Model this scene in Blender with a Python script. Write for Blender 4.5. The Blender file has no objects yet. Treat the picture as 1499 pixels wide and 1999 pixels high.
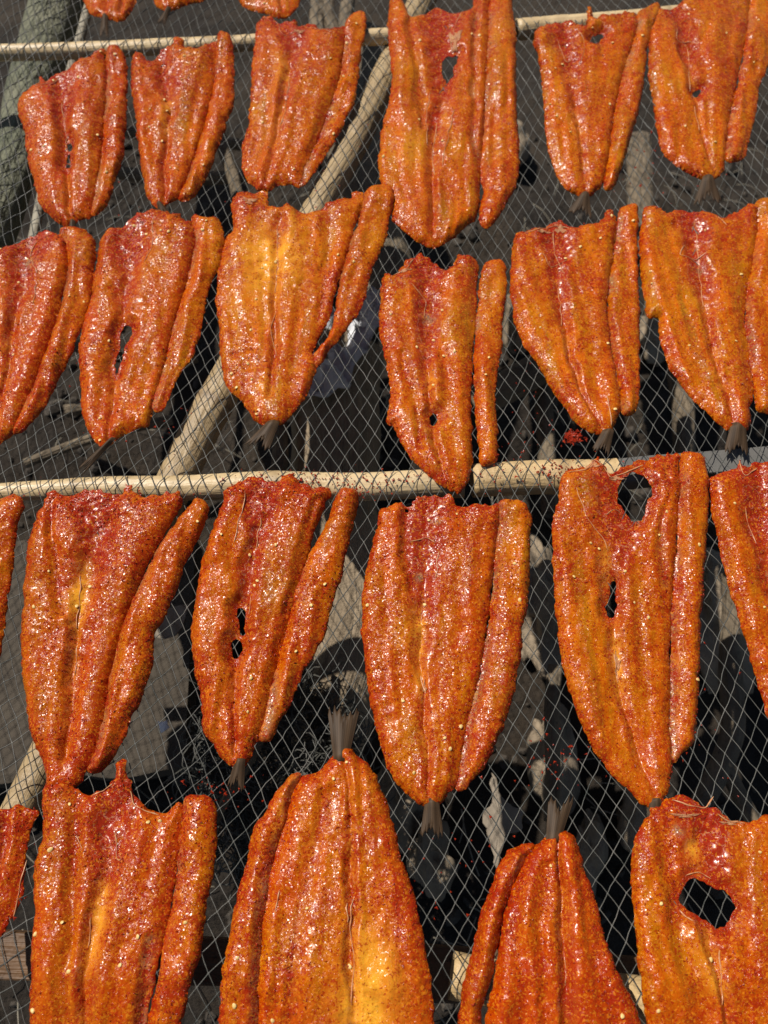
import bpy, math, random
import numpy as np
from mathutils import Vector

# ------------------------------------------------------------------ camera, world, sun
sc = bpy.context.scene
C = bpy.data.collections.new("place"); sc.collection.children.link(C)
FPX, W0, H0 = 1600.0, 1499.0, 1999.0
PITCH = math.atan(3600.0 / FPX)
DC = 0.80
HC = DC * math.sin(PITCH)
TILT = math.pi / 2 - PITCH
cd = bpy.data.cameras.new("camera"); cam = bpy.data.objects.new("camera", cd); C.objects.link(cam)
cam.location = (0, 0, HC); cam.rotation_euler = (TILT, 0, 0)
cd.sensor_fit = 'VERTICAL'; cd.sensor_height = 36.0; cd.lens = FPX / H0 * 36.0
cd.clip_start = 0.02; cd.clip_end = 200
cd.dof.use_dof = True; cd.dof.focus_distance = 0.75; cd.dof.aperture_fstop = 6.0
sc.camera = cam
SUN_EL, SUN_AZ = math.radians(56), math.radians(312)     # compass: 0 = +Y, clockwise
w = bpy.data.worlds.new("World"); sc.world = w; w.use_nodes = True
nt = w.node_tree; bg = nt.nodes['Background']; sky = nt.nodes.new('ShaderNodeTexSky')
sky.sky_type = 'NISHITA'; sky.sun_disc = False
sky.sun_elevation = SUN_EL; sky.sun_rotation = SUN_AZ
nt.links.new(sky.outputs[0], bg.inputs[0]); bg.inputs[1].default_value = 0.05
sd = bpy.data.lights.new("sun", 'SUN'); sun = bpy.data.objects.new("sun", sd); C.objects.link(sun)
sd.energy = 4.6; sd.angle = math.radians(0.53); sd.color = (1.0, 0.95, 0.87)
tosun = Vector((math.sin(SUN_AZ) * math.cos(SUN_EL), math.cos(SUN_AZ) * math.cos(SUN_EL), math.sin(SUN_EL)))
sun.rotation_euler = tosun.to_track_quat('Z', 'Y').to_euler(); sun.location = tosun * 3
sc.view_settings.view_transform = 'Standard'; sc.view_settings.look = 'None'
sc.view_settings.exposure = -0.05; sc.view_settings.gamma = 1.0
sc.view_settings.use_curve_mapping = False
sc.render.engine = 'CYCLES'

# ------------------------------------------------------------------ helpers
rng = np.random.default_rng(7); random.seed(7)
ct, st_ = math.cos(TILT), math.sin(TILT)

def rays(P):
    P = np.asarray(P, float).reshape(-1, 2)
    dx = (P[:, 0] - W0 / 2) / FPX; dy = -(P[:, 1] - H0 / 2) / FPX; dz = -np.ones(len(P))
    return np.stack([dx, dy * ct - dz * st_, dy * st_ + dz * ct], 1)

def on_z(P, z):
    r = rays(P); t = (z - HC) / r[:, 2]
    return np.stack([r[:, 0] * t, r[:, 1] * t, np.full(len(t), 1.0) * z], 1)

_perm = rng.random((256, 256))
def vnoise(x, y, s, seed=0):
    x = np.asarray(x) / s + 37.1 * seed; y = np.asarray(y) / s + 91.7 * seed
    xi = np.floor(x).astype(int); yi = np.floor(y).astype(int)
    fx = x - xi; fy = y - yi; fx = fx * fx * (3 - 2 * fx); fy = fy * fy * (3 - 2 * fy)
    g = lambda a, b: _perm[a % 256, b % 256]
    return ((g(xi, yi) * (1 - fx) + g(xi + 1, yi) * fx) * (1 - fy)
            + (g(xi, yi + 1) * (1 - fx) + g(xi + 1, yi + 1) * fx) * fy) * 2 - 1

YB = on_z([(750, 945)], 0)[0, 1]; YA = on_z([(750, 75)], 0)[0, 1]; YD = on_z([(750, 1905)], 0)[0, 1]
def netz(x, y):
    x = np.asarray(x, float); y = np.asarray(y, float)
    z = np.zeros_like(y)
    for a, b in ((YD, YB), (YB, YA), (YA, YA + .6), (YD - .4, YD)):
        t = np.clip((y - a) / (b - a), 0, 1)
        z -= 0.013 * np.sin(math.pi * t) ** 1.0
    return z + 0.0025 * vnoise(x, y, 0.17, 3) * np.clip(np.abs(y - YB) / .05, 0, 1) * np.clip(np.abs(y - YA) / .05, 0, 1)

def on_net(P, up=0.0):
    z = np.zeros(len(np.asarray(P).reshape(-1, 2)))
    r = rays(P)
    for _ in range(6):
        t = (z - HC) / r[:, 2]; q = np.stack([r[:, 0] * t, r[:, 1] * t, z], 1)
        z = netz(q[:, 0], q[:, 1]) + up
    return q

def mpp(x, y, z=0.0):                       # metres per photo pixel at that point
    q = on_z([(x, y)], z)[0]
    d = (HC - z) * 1.0
    r = rays([(x, y)])[0]; t = (z - HC) / r[2]
    return t / FPX

def link(o, parent=None):
    C.objects.link(o)
    if parent is not None: o.parent = parent
    return o

def mesh_np(name, V, F, mat, parent=None, smooth=True, attrs=None, origin=None):
    V = np.asarray(V, np.float32)
    if origin is not None: V = V - np.asarray(origin, np.float32)
    me = bpy.data.meshes.new(name)
    F = np.asarray(F, np.int32) if not isinstance(F, list) else F
    if isinstance(F, list):
        me.from_pydata(V.tolist(), [], F)
    else:
        k = F.shape[1]
        me.vertices.add(len(V)); me.vertices.foreach_set('co', V.ravel())
        me.loops.add(F.size); me.loops.foreach_set('vertex_index', F.ravel())
        me.polygons.add(len(F)); me.polygons.foreach_set('loop_start', np.arange(0, F.size, k, dtype=np.int32))
        me.update(calc_edges=True); me.validate()
    if attrs:
        for nme, a in attrs.items():
            a = np.asarray(a, np.float32)
            if a.ndim == 2:
                at = me.attributes.new(nme, 'FLOAT_COLOR', 'POINT'); at.data.foreach_set('color', a.ravel())
            else:
                at = me.attributes.new(nme, 'FLOAT', 'POINT'); at.data.foreach_set('value', a)
    me.polygons.foreach_set('use_smooth', [smooth] * len(me.polygons))
    me.materials.append(mat)
    o = bpy.data.objects.new(name, me)
    if origin is not None and parent is None: o.location = origin
    link(o, parent)
    return o

def tag(o, label, cat=None, group=None, kind=None):
    if label: o['label'] = label
    if cat: o['category'] = cat
    if group: o['group'] = group
    if kind: o['kind'] = kind
    return o

def thing(name, loc, label, cat, group=None):
    e = bpy.data.objects.new(name, None); e.location = loc; e.empty_display_size = .05
    C.objects.link(e); return tag(e, label, cat, group)

def catmull(P, step, closed=True):
    P = np.asarray(P, float); n = len(P); out = []
    rngi = range(n) if closed else range(n - 1)
    for i in rngi:
        p1, p2 = P[i], P[(i + 1) % n]
        p0 = P[(i - 1) % n] if closed or i > 0 else 2 * p1 - p2
        p3 = P[(i + 2) % n] if closed or i < n - 2 else 2 * p2 - p1
        L = np.linalg.norm(p2 - p1); k = max(1, int(math.ceil(L / step)))
        for j in range(k):
            t = j / k; m1 = (p2 - p0) * .42; m2 = (p3 - p1) * .42
            t2, t3 = t * t, t ** 3
            out.append((2*t3-3*t2+1)*p1 + (t3-2*t2+t)*m1 + (-2*t3+3*t2)*p2 + (t3-t2)*m2)
    if not closed: out.append(P[-1])
    return np.array(out)

def tubes(paths, radii, sides=4, close_ends=True):
    V = []; F = []; base = 0
    for P, R in zip(paths, radii):
        P = np.asarray(P, float); n = len(P); R = np.broadcast_to(R, (n,))
        T = np.gradient(P, axis=0); T /= np.linalg.norm(T, axis=1, keepdims=True) + 1e-12
        up = np.array([0, 0, 1.0]) if abs(T[:, 2]).mean() < .9 else np.array([1.0, 0, 0])
        A = np.cross(T, up); A /= np.linalg.norm(A, axis=1, keepdims=True) + 1e-12
        B = np.cross(A, T)
        a = np.arange(sides) / sides * 2 * math.pi
        ring = P[:, None] + R[:, None, None] * (A[:, None] * np.cos(a)[None, :, None] + B[:, None] * np.sin(a)[None, :, None])
        V.append(ring.reshape(-1, 3))
        i = np.arange(n - 1)[:, None] * sides; j = np.arange(sides)[None]; j2 = (j + 1) % sides
        F.append((base + np.stack([i + j, i + j2, i + sides + j2, i + sides + j], -1)).reshape(-1, 4))
        base += n * sides
    return np.concatenate(V), np.concatenate(F)

# ------------------------------------------------------------------ materials
def mat(name):
    m = bpy.data.materials.new(name); m.use_nodes = True
    return m, m.node_tree.nodes, m.node_tree.links, m.node_tree.nodes['Principled BSDF']
def N(n, t, **k):
    x = n.new(t)
    for a, b in k.items(): setattr(x, a, b)
    return x
def mixc(n, l, fac, a, b, mode='MIX'):
    x = N(n, 'ShaderNodeMix', data_type='RGBA', blend_type=mode)
    for s, v in ((0, fac), (6, a), (7, b)):
        if hasattr(v, 'is_output') : l.new(v, x.inputs[s])
        elif s == 0: x.inputs[0].default_value = v
        else: x.inputs[s].default_value = (*v, 1)
    return x.outputs[2]
def mth(n, l, op, a, b=0.0, clamp=False):
    x = N(n, 'ShaderNodeMath', operation=op); x.use_clamp = clamp
    for i, v in enumerate((a, b)):
        if hasattr(v, 'is_output'): l.new(v, x.inputs[i])
        else: x.inputs[i].default_value = v
    return x.outputs[0]
def noise(n, l, co, scale, detail=3, rough=.55, out=0):
    x = N(n, 'ShaderNodeTexNoise'); x.inputs['Scale'].default_value = scale
    x.inputs['Detail'].default_value = detail; x.inputs['Roughness'].default_value = rough
    l.new(co, x.inputs['Vector']); return x.outputs[out]
def ramp(n, l, v, a, b):
    x = N(n, 'ShaderNodeMapRange'); l.new(v, x.inputs[0]); x.inputs[1].default_value = a; x.inputs[2].default_value = b
    return x.outputs[0]

def fish_material():
    m, n, l, b = mat('chili_coated_flesh')
    co = N(n, 'ShaderNodeTexCoord').outputs['Object']
    al = N(n, 'ShaderNodeAttribute', attribute_name='along').outputs['Vector']
    mp = N(n, 'ShaderNodeMapping'); mp.inputs['Scale'].default_value = (1, .16, 1); l.new(al, mp.inputs[0])
    at = N(n, 'ShaderNodeAttribute', attribute_name='meat')
    sep = N(n, 'ShaderNodeSeparateColor'); l.new(at.outputs['Color'], sep.inputs[0])
    chili, memb, gold = sep.outputs; red = at.outputs['Alpha']
    skin = N(n, 'ShaderNodeAttribute', attribute_name='skin').outputs['Fac']
    big = ramp(n, l, noise(n, l, mp.outputs[0], 70, 3), .36, .64)
    c = mixc(n, l, big, (.60, .122, .0003), (.49, .168, .001))
    ol = ramp(n, l, noise(n, l, mp.outputs[0], 38, 3, .6), .50, .66)
    c = mixc(n, l, mth(n, l, 'MULTIPLY', ol, .75), c, (.26, .105, .004))
    c = mixc(n, l, mth(n, l, 'MULTIPLY', red, .85, True), c, (.46, .048, .0006))
    c = mixc(n, l, gold, c, (.90, .40, .03))
    c = mixc(n, l, memb, c, (.33, .026, .008))
    c = mixc(n, l, skin, c, (.27, .17, .085))
    vein = ramp(n, l, mth(n, l, 'ABSOLUTE', mth(n, l, 'SUBTRACT', noise(n, l, co, 62, 3, .6), .5)), .016, .004)
    c = mixc(n, l, mth(n, l, 'MULTIPLY', mth(n, l, 'MULTIPLY', vein, memb), .6, True), c, (.66, .34, .20))
    # smeared chili paste: patches that thin out to clean flesh
    pat = mth(n, l, 'MULTIPLY', ramp(n, l, noise(n, l, co, 110, 5, .72), .38, .66), ramp(n, l, noise(n, l, co, 28, 3, .6), .36, .56))
    pat2 = ramp(n, l, noise(n, l, mp.outputs[0], 160, 3, .6), .35, .7)
    dens = mth(n, l, 'MULTIPLY', chili, mth(n, l, 'ADD', mth(n, l, 'MULTIPLY', pat, 1.25), mth(n, l, 'MULTIPLY', pat2, .45)), True)
    c = mixc(n, l, mth(n, l, 'MULTIPLY', dens, .82), c, (.30, .016, .0015))
    vo = N(n, 'ShaderNodeTexVoronoi'); vo.inputs['Scale'].default_value = 720; vo.inputs['Randomness'].default_value = 1
    wn = noise(n, l, co, 420, 2, .5, 1)
    vm = N(n, 'ShaderNodeVectorMath', operation='MULTIPLY_ADD'); l.new(wn, vm.inputs[0]); vm.inputs[1].default_value = (.004,) * 3; l.new(co, vm.inputs[2])
    l.new(vm.outputs[0], vo.inputs['Vector'])
    sc_ = N(n, 'ShaderNodeSeparateColor'); l.new(vo.outputs['Color'], sc_.inputs[0])
    g = mth(n, l, 'LESS_THAN', sc_.outputs[0], mth(n, l, 'ADD', .04, mth(n, l, 'MULTIPLY', dens, .75)))
    c = mixc(n, l, mth(n, l, 'MULTIPLY', g, .7), c, (.34, .016, .002))
    ok = mth(n, l, 'GREATER_THAN', sc_.outputs[2], .84)
    c = mixc(n, l, mth(n, l, 'MULTIPLY', ok, .45), c, (.74, .27, .012))
    l.new(c, b.inputs['Base Color'])
    b.inputs['Subsurface Weight'].default_value = .3; b.inputs['Subsurface Radius'].default_value = (1, .25, .05)
    b.inputs['Subsurface Scale'].default_value = .003
    b.inputs['Specular IOR Level'].default_value = .25
    l.new(mth(n, l, 'ADD', .15, mth(n, l, 'MULTIPLY', noise(n, l, co, 70, 2), .14)), b.inputs['Roughness'])
    # wet surface: soft undulation, plus scattered grains each raised as a small dome
    v2 = N(n, 'ShaderNodeTexVoronoi'); v2.inputs['Scale'].default_value = 560; l.new(vm.outputs[0], v2.inputs['Vector'])
    s2 = N(n, 'ShaderNodeSeparateColor'); l.new(v2.outputs['Color'], s2.inputs[0])
    dome = mth(n, l, 'SUBTRACT', .22, mth(n, l, 'MULTIPLY', v2.outputs['Distance'], v2.outputs['Distance']), True)
    pick = mth(n, l, 'GREATER_THAN', mth(n, l, 'ADD', s2.outputs[1], mth(n, l, 'MULTIPLY', dens, .35)), .50)
    soft = mth(n, l, 'MULTIPLY', noise(n, l, co, 300, 2, .5), .26)
    strk = mth(n, l, 'MULTIPLY', noise(n, l, mp.outputs[0], 260, 2, .5), .22)
    hh = mth(n, l, 'ADD', mth(n, l, 'ADD', mth(n, l, 'MULTIPLY', dome, mth(n, l, 'MULTIPLY', pick, .8)), soft), strk)
    bu = N(n, 'ShaderNodeBump'); bu.inputs['Distance'].default_value = .0010
    l.new(hh, bu.inputs['Height'])
    bu.inputs['Strength'].default_value = .8
    # each grain is a little wet facet with its own tilt
    v3 = N(n, 'ShaderNodeTexVoronoi'); v3.inputs['Scale'].default_value = 1050; l.new(vm.outputs[0], v3.inputs['Vector'])
    t1 = N(n, 'ShaderNodeVectorMath', operation='MULTIPLY_ADD'); l.new(v3.outputs['Color'], t1.inputs[0]); t1.inputs[1].default_value = (.48,) * 3; t1.inputs[2].default_value = (-.24,) * 3
    t2 = N(n, 'ShaderNodeVectorMath', operation='SCALE'); l.new(t1.outputs[0], t2.inputs[0]); l.new(mth(n, l, 'SUBTRACT', mth(n, l, 'ADD', .30, mth(n, l, 'MULTIPLY', ramp(n, l, noise(n, l, mp.outputs[0], 75, 3, .6), .38, .58), .9)), mth(n, l, 'MULTIPLY', memb, .45), True), t2.inputs['Scale'])
    t3 = N(n, 'ShaderNodeVectorMath', operation='ADD'); l.new(t2.outputs[0], t3.inputs[0]); l.new(bu.outputs[0], t3.inputs[1])
    t4 = N(n, 'ShaderNodeVectorMath', operation='NORMALIZE'); l.new(t3.outputs[0], t4.inputs[0])
    l.new(t4.outputs[0], b.inputs['Normal'])
    b.inputs['Coat Weight'].default_value = .0; b.inputs['Coat Roughness'].default_value = .2; l.new(t4.outputs[0], b.inputs['Coat Normal'])
    return m
M_FISH = fish_material()

def simple(name, col, rough=.5, bump=None, var=None, spec=.5, alpha=None):
    m, n, l, b = mat(name)
    co = N(n, 'ShaderNodeTexCoord').outputs['Object']
    c = None
    if var:
        s, col2 = var
        c = mixc(n, l, ramp(n, l, noise(n, l, co, s, 5, .6), .3, .7), col, col2); l.new(c, b.inputs['Base Color'])
    else: b.inputs['Base Color'].default_value = (*col, 1)
    b.inputs['Roughness'].default_value = rough; b.inputs['Specular IOR Level'].default_value = spec
    if bump:
        s, d = bump
        bu = N(n, 'ShaderNodeBump'); bu.inputs['Distance'].default_value = d; bu.inputs['Strength'].default_value = 1
        l.new(noise(n, l, co, s, 5, .65), bu.inputs['Height']); l.new(bu.outputs[0], b.inputs['Normal'])
    if alpha is not None: b.inputs['Alpha'].default_value = alpha
    return m
M_FLAKE = simple('chili_flake_red', (.24, .012, .003), .3, (900, .0004), (200, (.42, .035, .005)))
M_SEED = simple('chili_seed_yellow', (.80, .52, .16), .35, (700, .0003), (300, (.86, .62, .26)))
M_FILM = simple('pale_torn_membrane', (.62, .20, .07), .25, (600, .0015), (260, (.78, .42, .20)), .5, .6)
M_BONE = simple('pale_bone', (.66, .38, .18), .3, None, (250, (.50, .15, .05)))
M_NET = simple('grey_net_cord', (.15, .14, .12), .42, (1500, .0003), (40, (.035, .04, .034)), .5)
M_SOIL = simple('dark_soil', (.045, .033, .024), .95, (45, .02), (9, (.085, .072, .056)))
M_CONC = simple('rough_grey_concrete', (.40, .31, .21), .9, (90, .006), (22, (.19, .145, .098)))
M_LIT_EARTH = simple('sunlit_packed_earth', (.088, .070, .050), .9, (70, .004), (16, (.062, .048, .034)))  # paler than the ground, for the stretch of earth in sunlight
M_STONE = simple('grey_stone', (.10, .08, .06), .9, (120, .003), (30, (.04, .032, .025)))
M_CLOTH = simple('white_plastic', (.86, .86, .88), .4, (60, .003), (20, (.66, .67, .72)))
M_METAL = simple('grey_painted_metal', (.115, .11, .10), .7, (140, .0008), (25, (.16, .15, .135)))

def wood(name, a, b_, node=None, stretch=12.0, bump=.002, scale=30, rough=.6):
    m, n, l, b = mat(name)
    uv = N(n, 'ShaderNodeAttribute', attribute_name='along').outputs['Vector']
    mp = N(n, 'ShaderNodeMapping'); mp.inputs['Scale'].default_value = (1, 1, 1.0 / stretch); l.new(uv, mp.inputs[0])
    f1 = ramp(n, l, noise(n, l, mp.outputs[0], scale * 6, 4, .6), .3, .7)
    f2 = ramp(n, l, noise(n, l, uv, scale, 5, .65), .38, .68)
    c = mixc(n, l, f2, a, b_)
    c = mixc(n, l, mth(n, l, 'MULTIPLY', f1, .35), c, tuple(x * .55 for x in b_))
    sp = ramp(n, l, noise(n, l, uv, scale * 9, 3, .6), .64, .72)
    c = mixc(n, l, mth(n, l, 'MULTIPLY', sp, .7), c, tuple(x * .25 for x in b_))
    st = ramp(n, l, noise(n, l, uv, scale * 2.6, 4, .75), .56, .70)
    c = mixc(n, l, mth(n, l, 'MULTIPLY', st, .5), c, tuple(x * .45 for x in b_))
    if node:
        nd = N(n, 'ShaderNodeAttribute', attribute_name='node').outputs['Fac']
        c = mixc(n, l, mth(n, l, 'MULTIPLY', nd, .75), c, node)
    l.new(c, b.inputs['Base Color']); b.inputs['Roughness'].default_value = rough
    bu = N(n, 'ShaderNodeBump'); bu.inputs['Distance'].default_value = bump; bu.inputs['Strength'].default_value = .9
    l.new(mth(n, l, 'ADD', f1, f2), bu.inputs['Height']); l.new(bu.outputs[0], b.inputs['Normal'])
    return m
M_BAMBOO = wood('dry_bamboo', (.78, .58, .32), (.58, .42, .22), (.30, .20, .10), 14, .0006, 28, .42)
M_BAMBOO2 = wood('speckled_bamboo', (.74, .52, .26), (.56, .38, .18), (.28, .18, .09), 10, .0007, 45, .45)
M_BAMBOO3 = wood('weathered_bamboo', (.50, .36, .19), (.36, .25, .13), (.20, .13, .07), 12, .0010, 30, .5)
M_LOG = wood('mossy_log', (.26, .25, .17), (.13, .14, .09), None, 5, .006, 16, .9)
M_GREYW = wood('weathered_grey_wood', (.28, .215, .14), (.13, .098, .064), None, 16, .004, 18, .85)
M_LIT_TRUNK = wood('sunlit_trunk_wood', (.46, .35, .23), (.26, .195, .125), None, 16, .004, 18, .85)  # grey wood made lighter in colour, standing in for sun on the trunk
M_PLANK = wood('brown_board', (.17, .085, .032), (.09, .045, .02), None, 20, .002, 14, .6)
M_STICK = wood('pale_stick', (.46, .41, .31), (.26, .22, .16), None, 12, .001, 30, .7)

def fin_material():
    m, n, l, b = mat('dry_tail_fin')
    a = N(n, 'ShaderNodeAttribute', attribute_name='ray').outputs['Fac']
    c = mixc(n, l, a, (.035, .020, .010), (.14, .085, .046))
    l.new(c, b.inputs['Base Color']); b.inputs['Roughness'].default_value = .55; b.inputs['Specular IOR Level'].default_value = .2
    l.new(mth(n, l, 'ADD', .78, mth(n, l, 'MULTIPLY', a, .4)), b.inputs['Alpha'])
    return m
M_FIN = fin_material()

# ------------------------------------------------------------------ the ground
GZ = -0.50
def ground():
    n = 300; xs = np.linspace(-1.3, 1.3, n); ys = np.linspace(-.7, 1.9, n)
    X, Y = np.meshgrid(xs, ys); 
    Z = GZ + .018 * vnoise(X, Y, .22, 1) + .009 * vnoise(X, Y, .07, 2) + .005 * vnoise(X, Y, .025, 4)
    e = np.minimum(np.minimum(X + 1.3, 1.3 - X), np.minimum(Y + .7, 1.9 - Y)) ; Z = GZ + (Z - GZ) * np.clip(e / .2, 0, 1)
    V = np.stack([X, Y, Z], -1).reshape(-1, 3)
    i = np.arange(n - 1)[:, None] * n + np.arange(n - 1)[None]
    F = np.stack([i, i + 1, i + n + 1, i + n], -1).reshape(-1, 4)
    # skirt out to the far ground
    o = len(V); R = 60
    ex = np.array([(-1.3, -.7), (1.3, -.7), (1.3, 1.9), (-1.3, 1.9), (-R, -R), (R, -R), (R, R), (-R, R)])
    V = np.concatenate([V, np.c_[ex, np.full(8, GZ)]])
    F = np.concatenate([F, [[o, o+4, o+5, o+1], [o+1, o+5, o+6, o+2], [o+2, o+6, o+7, o+3], [o+3, o+7, o+4, o]]])
    m, nn, l, b = mat('packed_earth')
    co = N(nn, 'ShaderNodeTexCoord').outputs['Object']
    f = ramp(nn, l, noise(nn, l, co, 5, 5, .6), .40, .62)
    c = mixc(nn, l, f, (.019, .013, .008), (.050, .035, .021))
    c = mixc(nn, l, mth(nn, l, 'MULTIPLY', ramp(nn, l, noise(nn, l, co, 70, 4, .7), .45, .75), .6), c, (.05, .04, .032))
    l.new(c, b.inputs['Base Color']); b.inputs['Roughness'].default_value = .95
    bu = N(nn, 'ShaderNodeBump'); bu.inputs['Distance'].default_value = .012
    l.new(noise(nn, l, co, 60, 6, .7), bu.inputs['Height']); l.new(bu.outputs[0], b.inputs['Normal'])
    o = mesh_np('ground', V, F, m); o['kind'] = 'structure'
    return o
ground()

# ------------------------------------------------------------------ poles, logs, boards
def pole(name, pts, rpx, z, material, label, cat, group=None, nodes=0.15, sides=20, wob=.0012, cut=True, flat=1.0, node_h=.05, parts=None):
    z = np.broadcast_to(z, (len(pts),)); rpx = np.broadcast_to(rpx, (len(pts),))
    P = np.array([on_z([p], zz)[0] for p, zz in zip(pts, z)])
    R = np.array([r * mpp(p[0], p[1], zz) for p, r, zz in zip(pts, rpx, z)])
    Q = catmull(np.c_[P, R], .008, False); P, R = Q[:, :3], Q[:, 3].copy()
    s = np.r_[0, np.cumsum(np.linalg.norm(np.diff(P, axis=0), axis=1))]
    seed = int(abs(hash_(label)))
    P[:, 0] += wob * 2 * vnoise(s, s * 0, .09, seed); P[:, 1] += wob * 2 * vnoise(s, s * 0 + 5, .09, seed)
    nodev = np.zeros(len(s))
    if nodes:
        for k in range(40):
            c = nodes * (k + .45 + .25 * math.sin(k * 7 + seed))
            g = np.exp(-((s - c) / .0045) ** 2); g2 = np.exp(-((s - c) / .010) ** 2)
            nodev = np.maximum(nodev, g); R += R * node_h * g2
    T = np.gradient(P, axis=0); T /= np.linalg.norm(T, axis=1, keepdims=True)
    A = np.cross(T, [0, 0, 1.0]); A /= np.linalg.norm(A, axis=1, keepdims=True); B = np.cross(A, T)
    a = np.arange(sides) / sides * 2 * math.pi
    rr = R[:, None] * (1 + .05 * vnoise(np.cos(a)[None] + s[:, None] * 6, np.sin(a)[None] + s[:, None] * 0, .7, seed))
    ring = P[:, None] + rr[..., None] * (A[:, None] * np.cos(a)[None, :, None] + B[:, None] * flat * np.sin(a)[None, :, None])
    al = np.stack([rr * np.cos(a)[None], rr * np.sin(a)[None], np.repeat(s[:, None], sides, 1)], -1).reshape(-1, 3)
    V = ring.reshape(-1, 3); n = len(P)
    i = np.arange(n - 1)[:, None] * sides; j = np.arange(sides)[None]; j2 = (j + 1) % sides
    F = np.stack([i + j, i + sides + j, i + sides + j2, i + j2], -1).reshape(-1, 4).tolist()
    nd = np.repeat(nodev, sides)
    for e, ri in ((0, 0), (1, n - 1)):                       # end caps: rim, then a sunk hollow
        base = len(V); c = P[ri]; d = T[ri] * (-1 if e == 0 else 1)
        r1 = c + (ring[ri] - c) * .72; r2 = r1 - d * R[ri] * .6
        V = np.concatenate([V, r1, r2, [c - d * R[ri] * .6]])
        al = np.concatenate([al, np.tile([[.3, .1, .4]], (2 * sides + 1, 1))]); nd = np.r_[nd, np.full(sides, .2), np.full(sides + 1, .9)]
        for q in range(sides):
            q2 = (q + 1) % sides
            F += [[ri * sides + q, ri * sides + q2, base + q2, base + q], [base + q, base + q2, base + sides + q2, base + sides + q],
                  [base + sides + q, base + sides + q2, base + 2 * sides]]
    o = mesh_np(name, V, F, material, origin=P.mean(0), attrs={'node': nd})
    at_ = o.data.attributes.new('along', 'FLOAT_VECTOR', 'POINT'); at_.data.foreach_set('vector', (al + seed % 13).astype(np.float32).ravel())
    return tag(o, label, cat, group)
def hash_(s):
    h = 0
    for ch in s: h = (h * 31 + ord(ch)) % 997
    return h

G1 = 'bamboo poles of the drying rack'
def zt(x, y, r): return -r * mpp(x, y) - .0015
pole('bamboo_pole', [(-120, 108), (0, 103), (230, 97), (450, 85), (600, 76), (775, 70)], [15, 15, 15, 15, 15, 15], zt(300, 95, 15), M_BAMBOO, 'pale thin bamboo pole running across the upper left under the net', 'bamboo pole', G1, .16)
pole('bamboo_pole', [(1008, 58), (1150, 44), (1300, 30), (1650, -5)], [19, 18, 17, 17], zt(1200, 45, 18), M_BAMBOO, 'bamboo pole with its cut end showing at the upper right, under two fish', 'bamboo pole', G1, .17)
pole('bamboo_pole', [(-140, 970), (0, 960), (150, 956), (330, 950), (600, 948), (904, 945)], [17, 18, 20, 25, 27, 28], zt(500, 950, 26), M_BAMBOO, 'long bamboo pole with a knot crossing the middle left of the rack', 'bamboo pole', G1, .21)
pole('bamboo_pole', [(921, 940), (1050, 934), (1180, 928), (1200, 927)], [33, 34, 34, 34], zt(1050, 934, 34), M_BAMBOO2, 'short thick speckled bamboo length with a cut end, right of the middle', 'bamboo pole', G1, .19)
pole('bamboo_pole', [(838, -30), (706, 250), (575, 500), (450, 730), (340, 940), (100, 1450), (-30, 1710)], [26, 29, 31, 35, 38, 36, 34], [-.034, -.034, -.036, -.045, -.054, -.056, -.056], M_BAMBOO3, 'thick tapering bamboo pole slanting down to the left beneath the cross poles', 'bamboo pole', G1, .23, 26)
pole('bamboo_pole', [(882, 1902), (1000, 1922), (1250, 1955), (1650, 1990)], [42, 42, 42, 42], [-.05] * 4, M_BAMBOO2, 'thick bamboo pole end sticking out at the bottom between two tail-up fish', 'bamboo pole', G1, .25)
pole('log', [(150, -140), (112, 0), (62, 190), (20, 350), (-50, 560)], [52, 50, 46, 46, 44], [-.12] * 5, M_LOG, 'thick mossy grey green log leaning at the far left under the net', 'log', None, 0, 24, .004)
pole('stick', [(205, -60), (172, 30), (140, 140), (95, 310), (62, 480), (30, 620)], [9, 9, 9, 9, 10, 10], [-.09] * 6, M_STICK, 'thin peeled whitish stick beside the mossy log', 'stick', None, 0, 12, .002)
# grey metal bar
def bar(name, a, b, wpx, z, th, material, label, cat, group=None):
    A = on_z([a], z)[0]; B = on_z([b], z)[0]; d = B - A; L = np.linalg.norm(d); d /= L
    s = np.cross([0, 0, 1.0], d); s /= np.linalg.norm(s); wd = wpx * mpp((a[0] + b[0]) / 2, (a[1] + b[1]) / 2, z) / 2
    n = 40; t = np.linspace(0, L, n); prof = [(-1, 0), (-.94, .06), (.94, .06), (1, 0), (1, -1), (-1, -1)]
    V = []; al = []
    for ti in t:
        for (u, v) in prof:
            ww = wd * (1 + .03 * math.sin(ti * 40))
            V.append(A + d * ti + s * u * ww + np.array([0, 0, v * th + .0015 * math.sin(ti * 23)])); al.append((u * ww, v * th, ti))
    k = len(prof)
    F = [[i * k + j, i * k + (j + 1) % k, (i + 1) * k + (j + 1) % k, (i + 1) * k + j] for i in range(n - 1) for j in range(k)]
    F += [list(range(k))[::-1], [(n - 1) * k + j for j in range(k)]]
    o = mesh_np(name, V, F, material, smooth=False, origin=A, attrs={'node': np.zeros(len(V))})
    at_ = o.data.attributes.new('along', 'FLOAT_VECTOR', 'POINT'); at_.data.foreach_set('vector', np.array(al, np.float32).ravel())
    return tag(o, label, cat, group)
bar('metal_bar', (1175, 922), (1640, 880), 50, -.012, .02, M_METAL, 'flat dark grey metal bar crossing at the right edge under the net', 'metal bar')
bar('wooden_board', (-150, 1860), (640, 1885), 84, -.10, .02, M_PLANK, 'reddish brown wooden board in the shade at the bottom left', 'board')
bar('wooden_board', (660, 1890), (1700, 1950), 100, -.12, .02, M_PLANK, 'brown wooden board in the shade at the bottom right behind the bamboo end', 'board')

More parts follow.
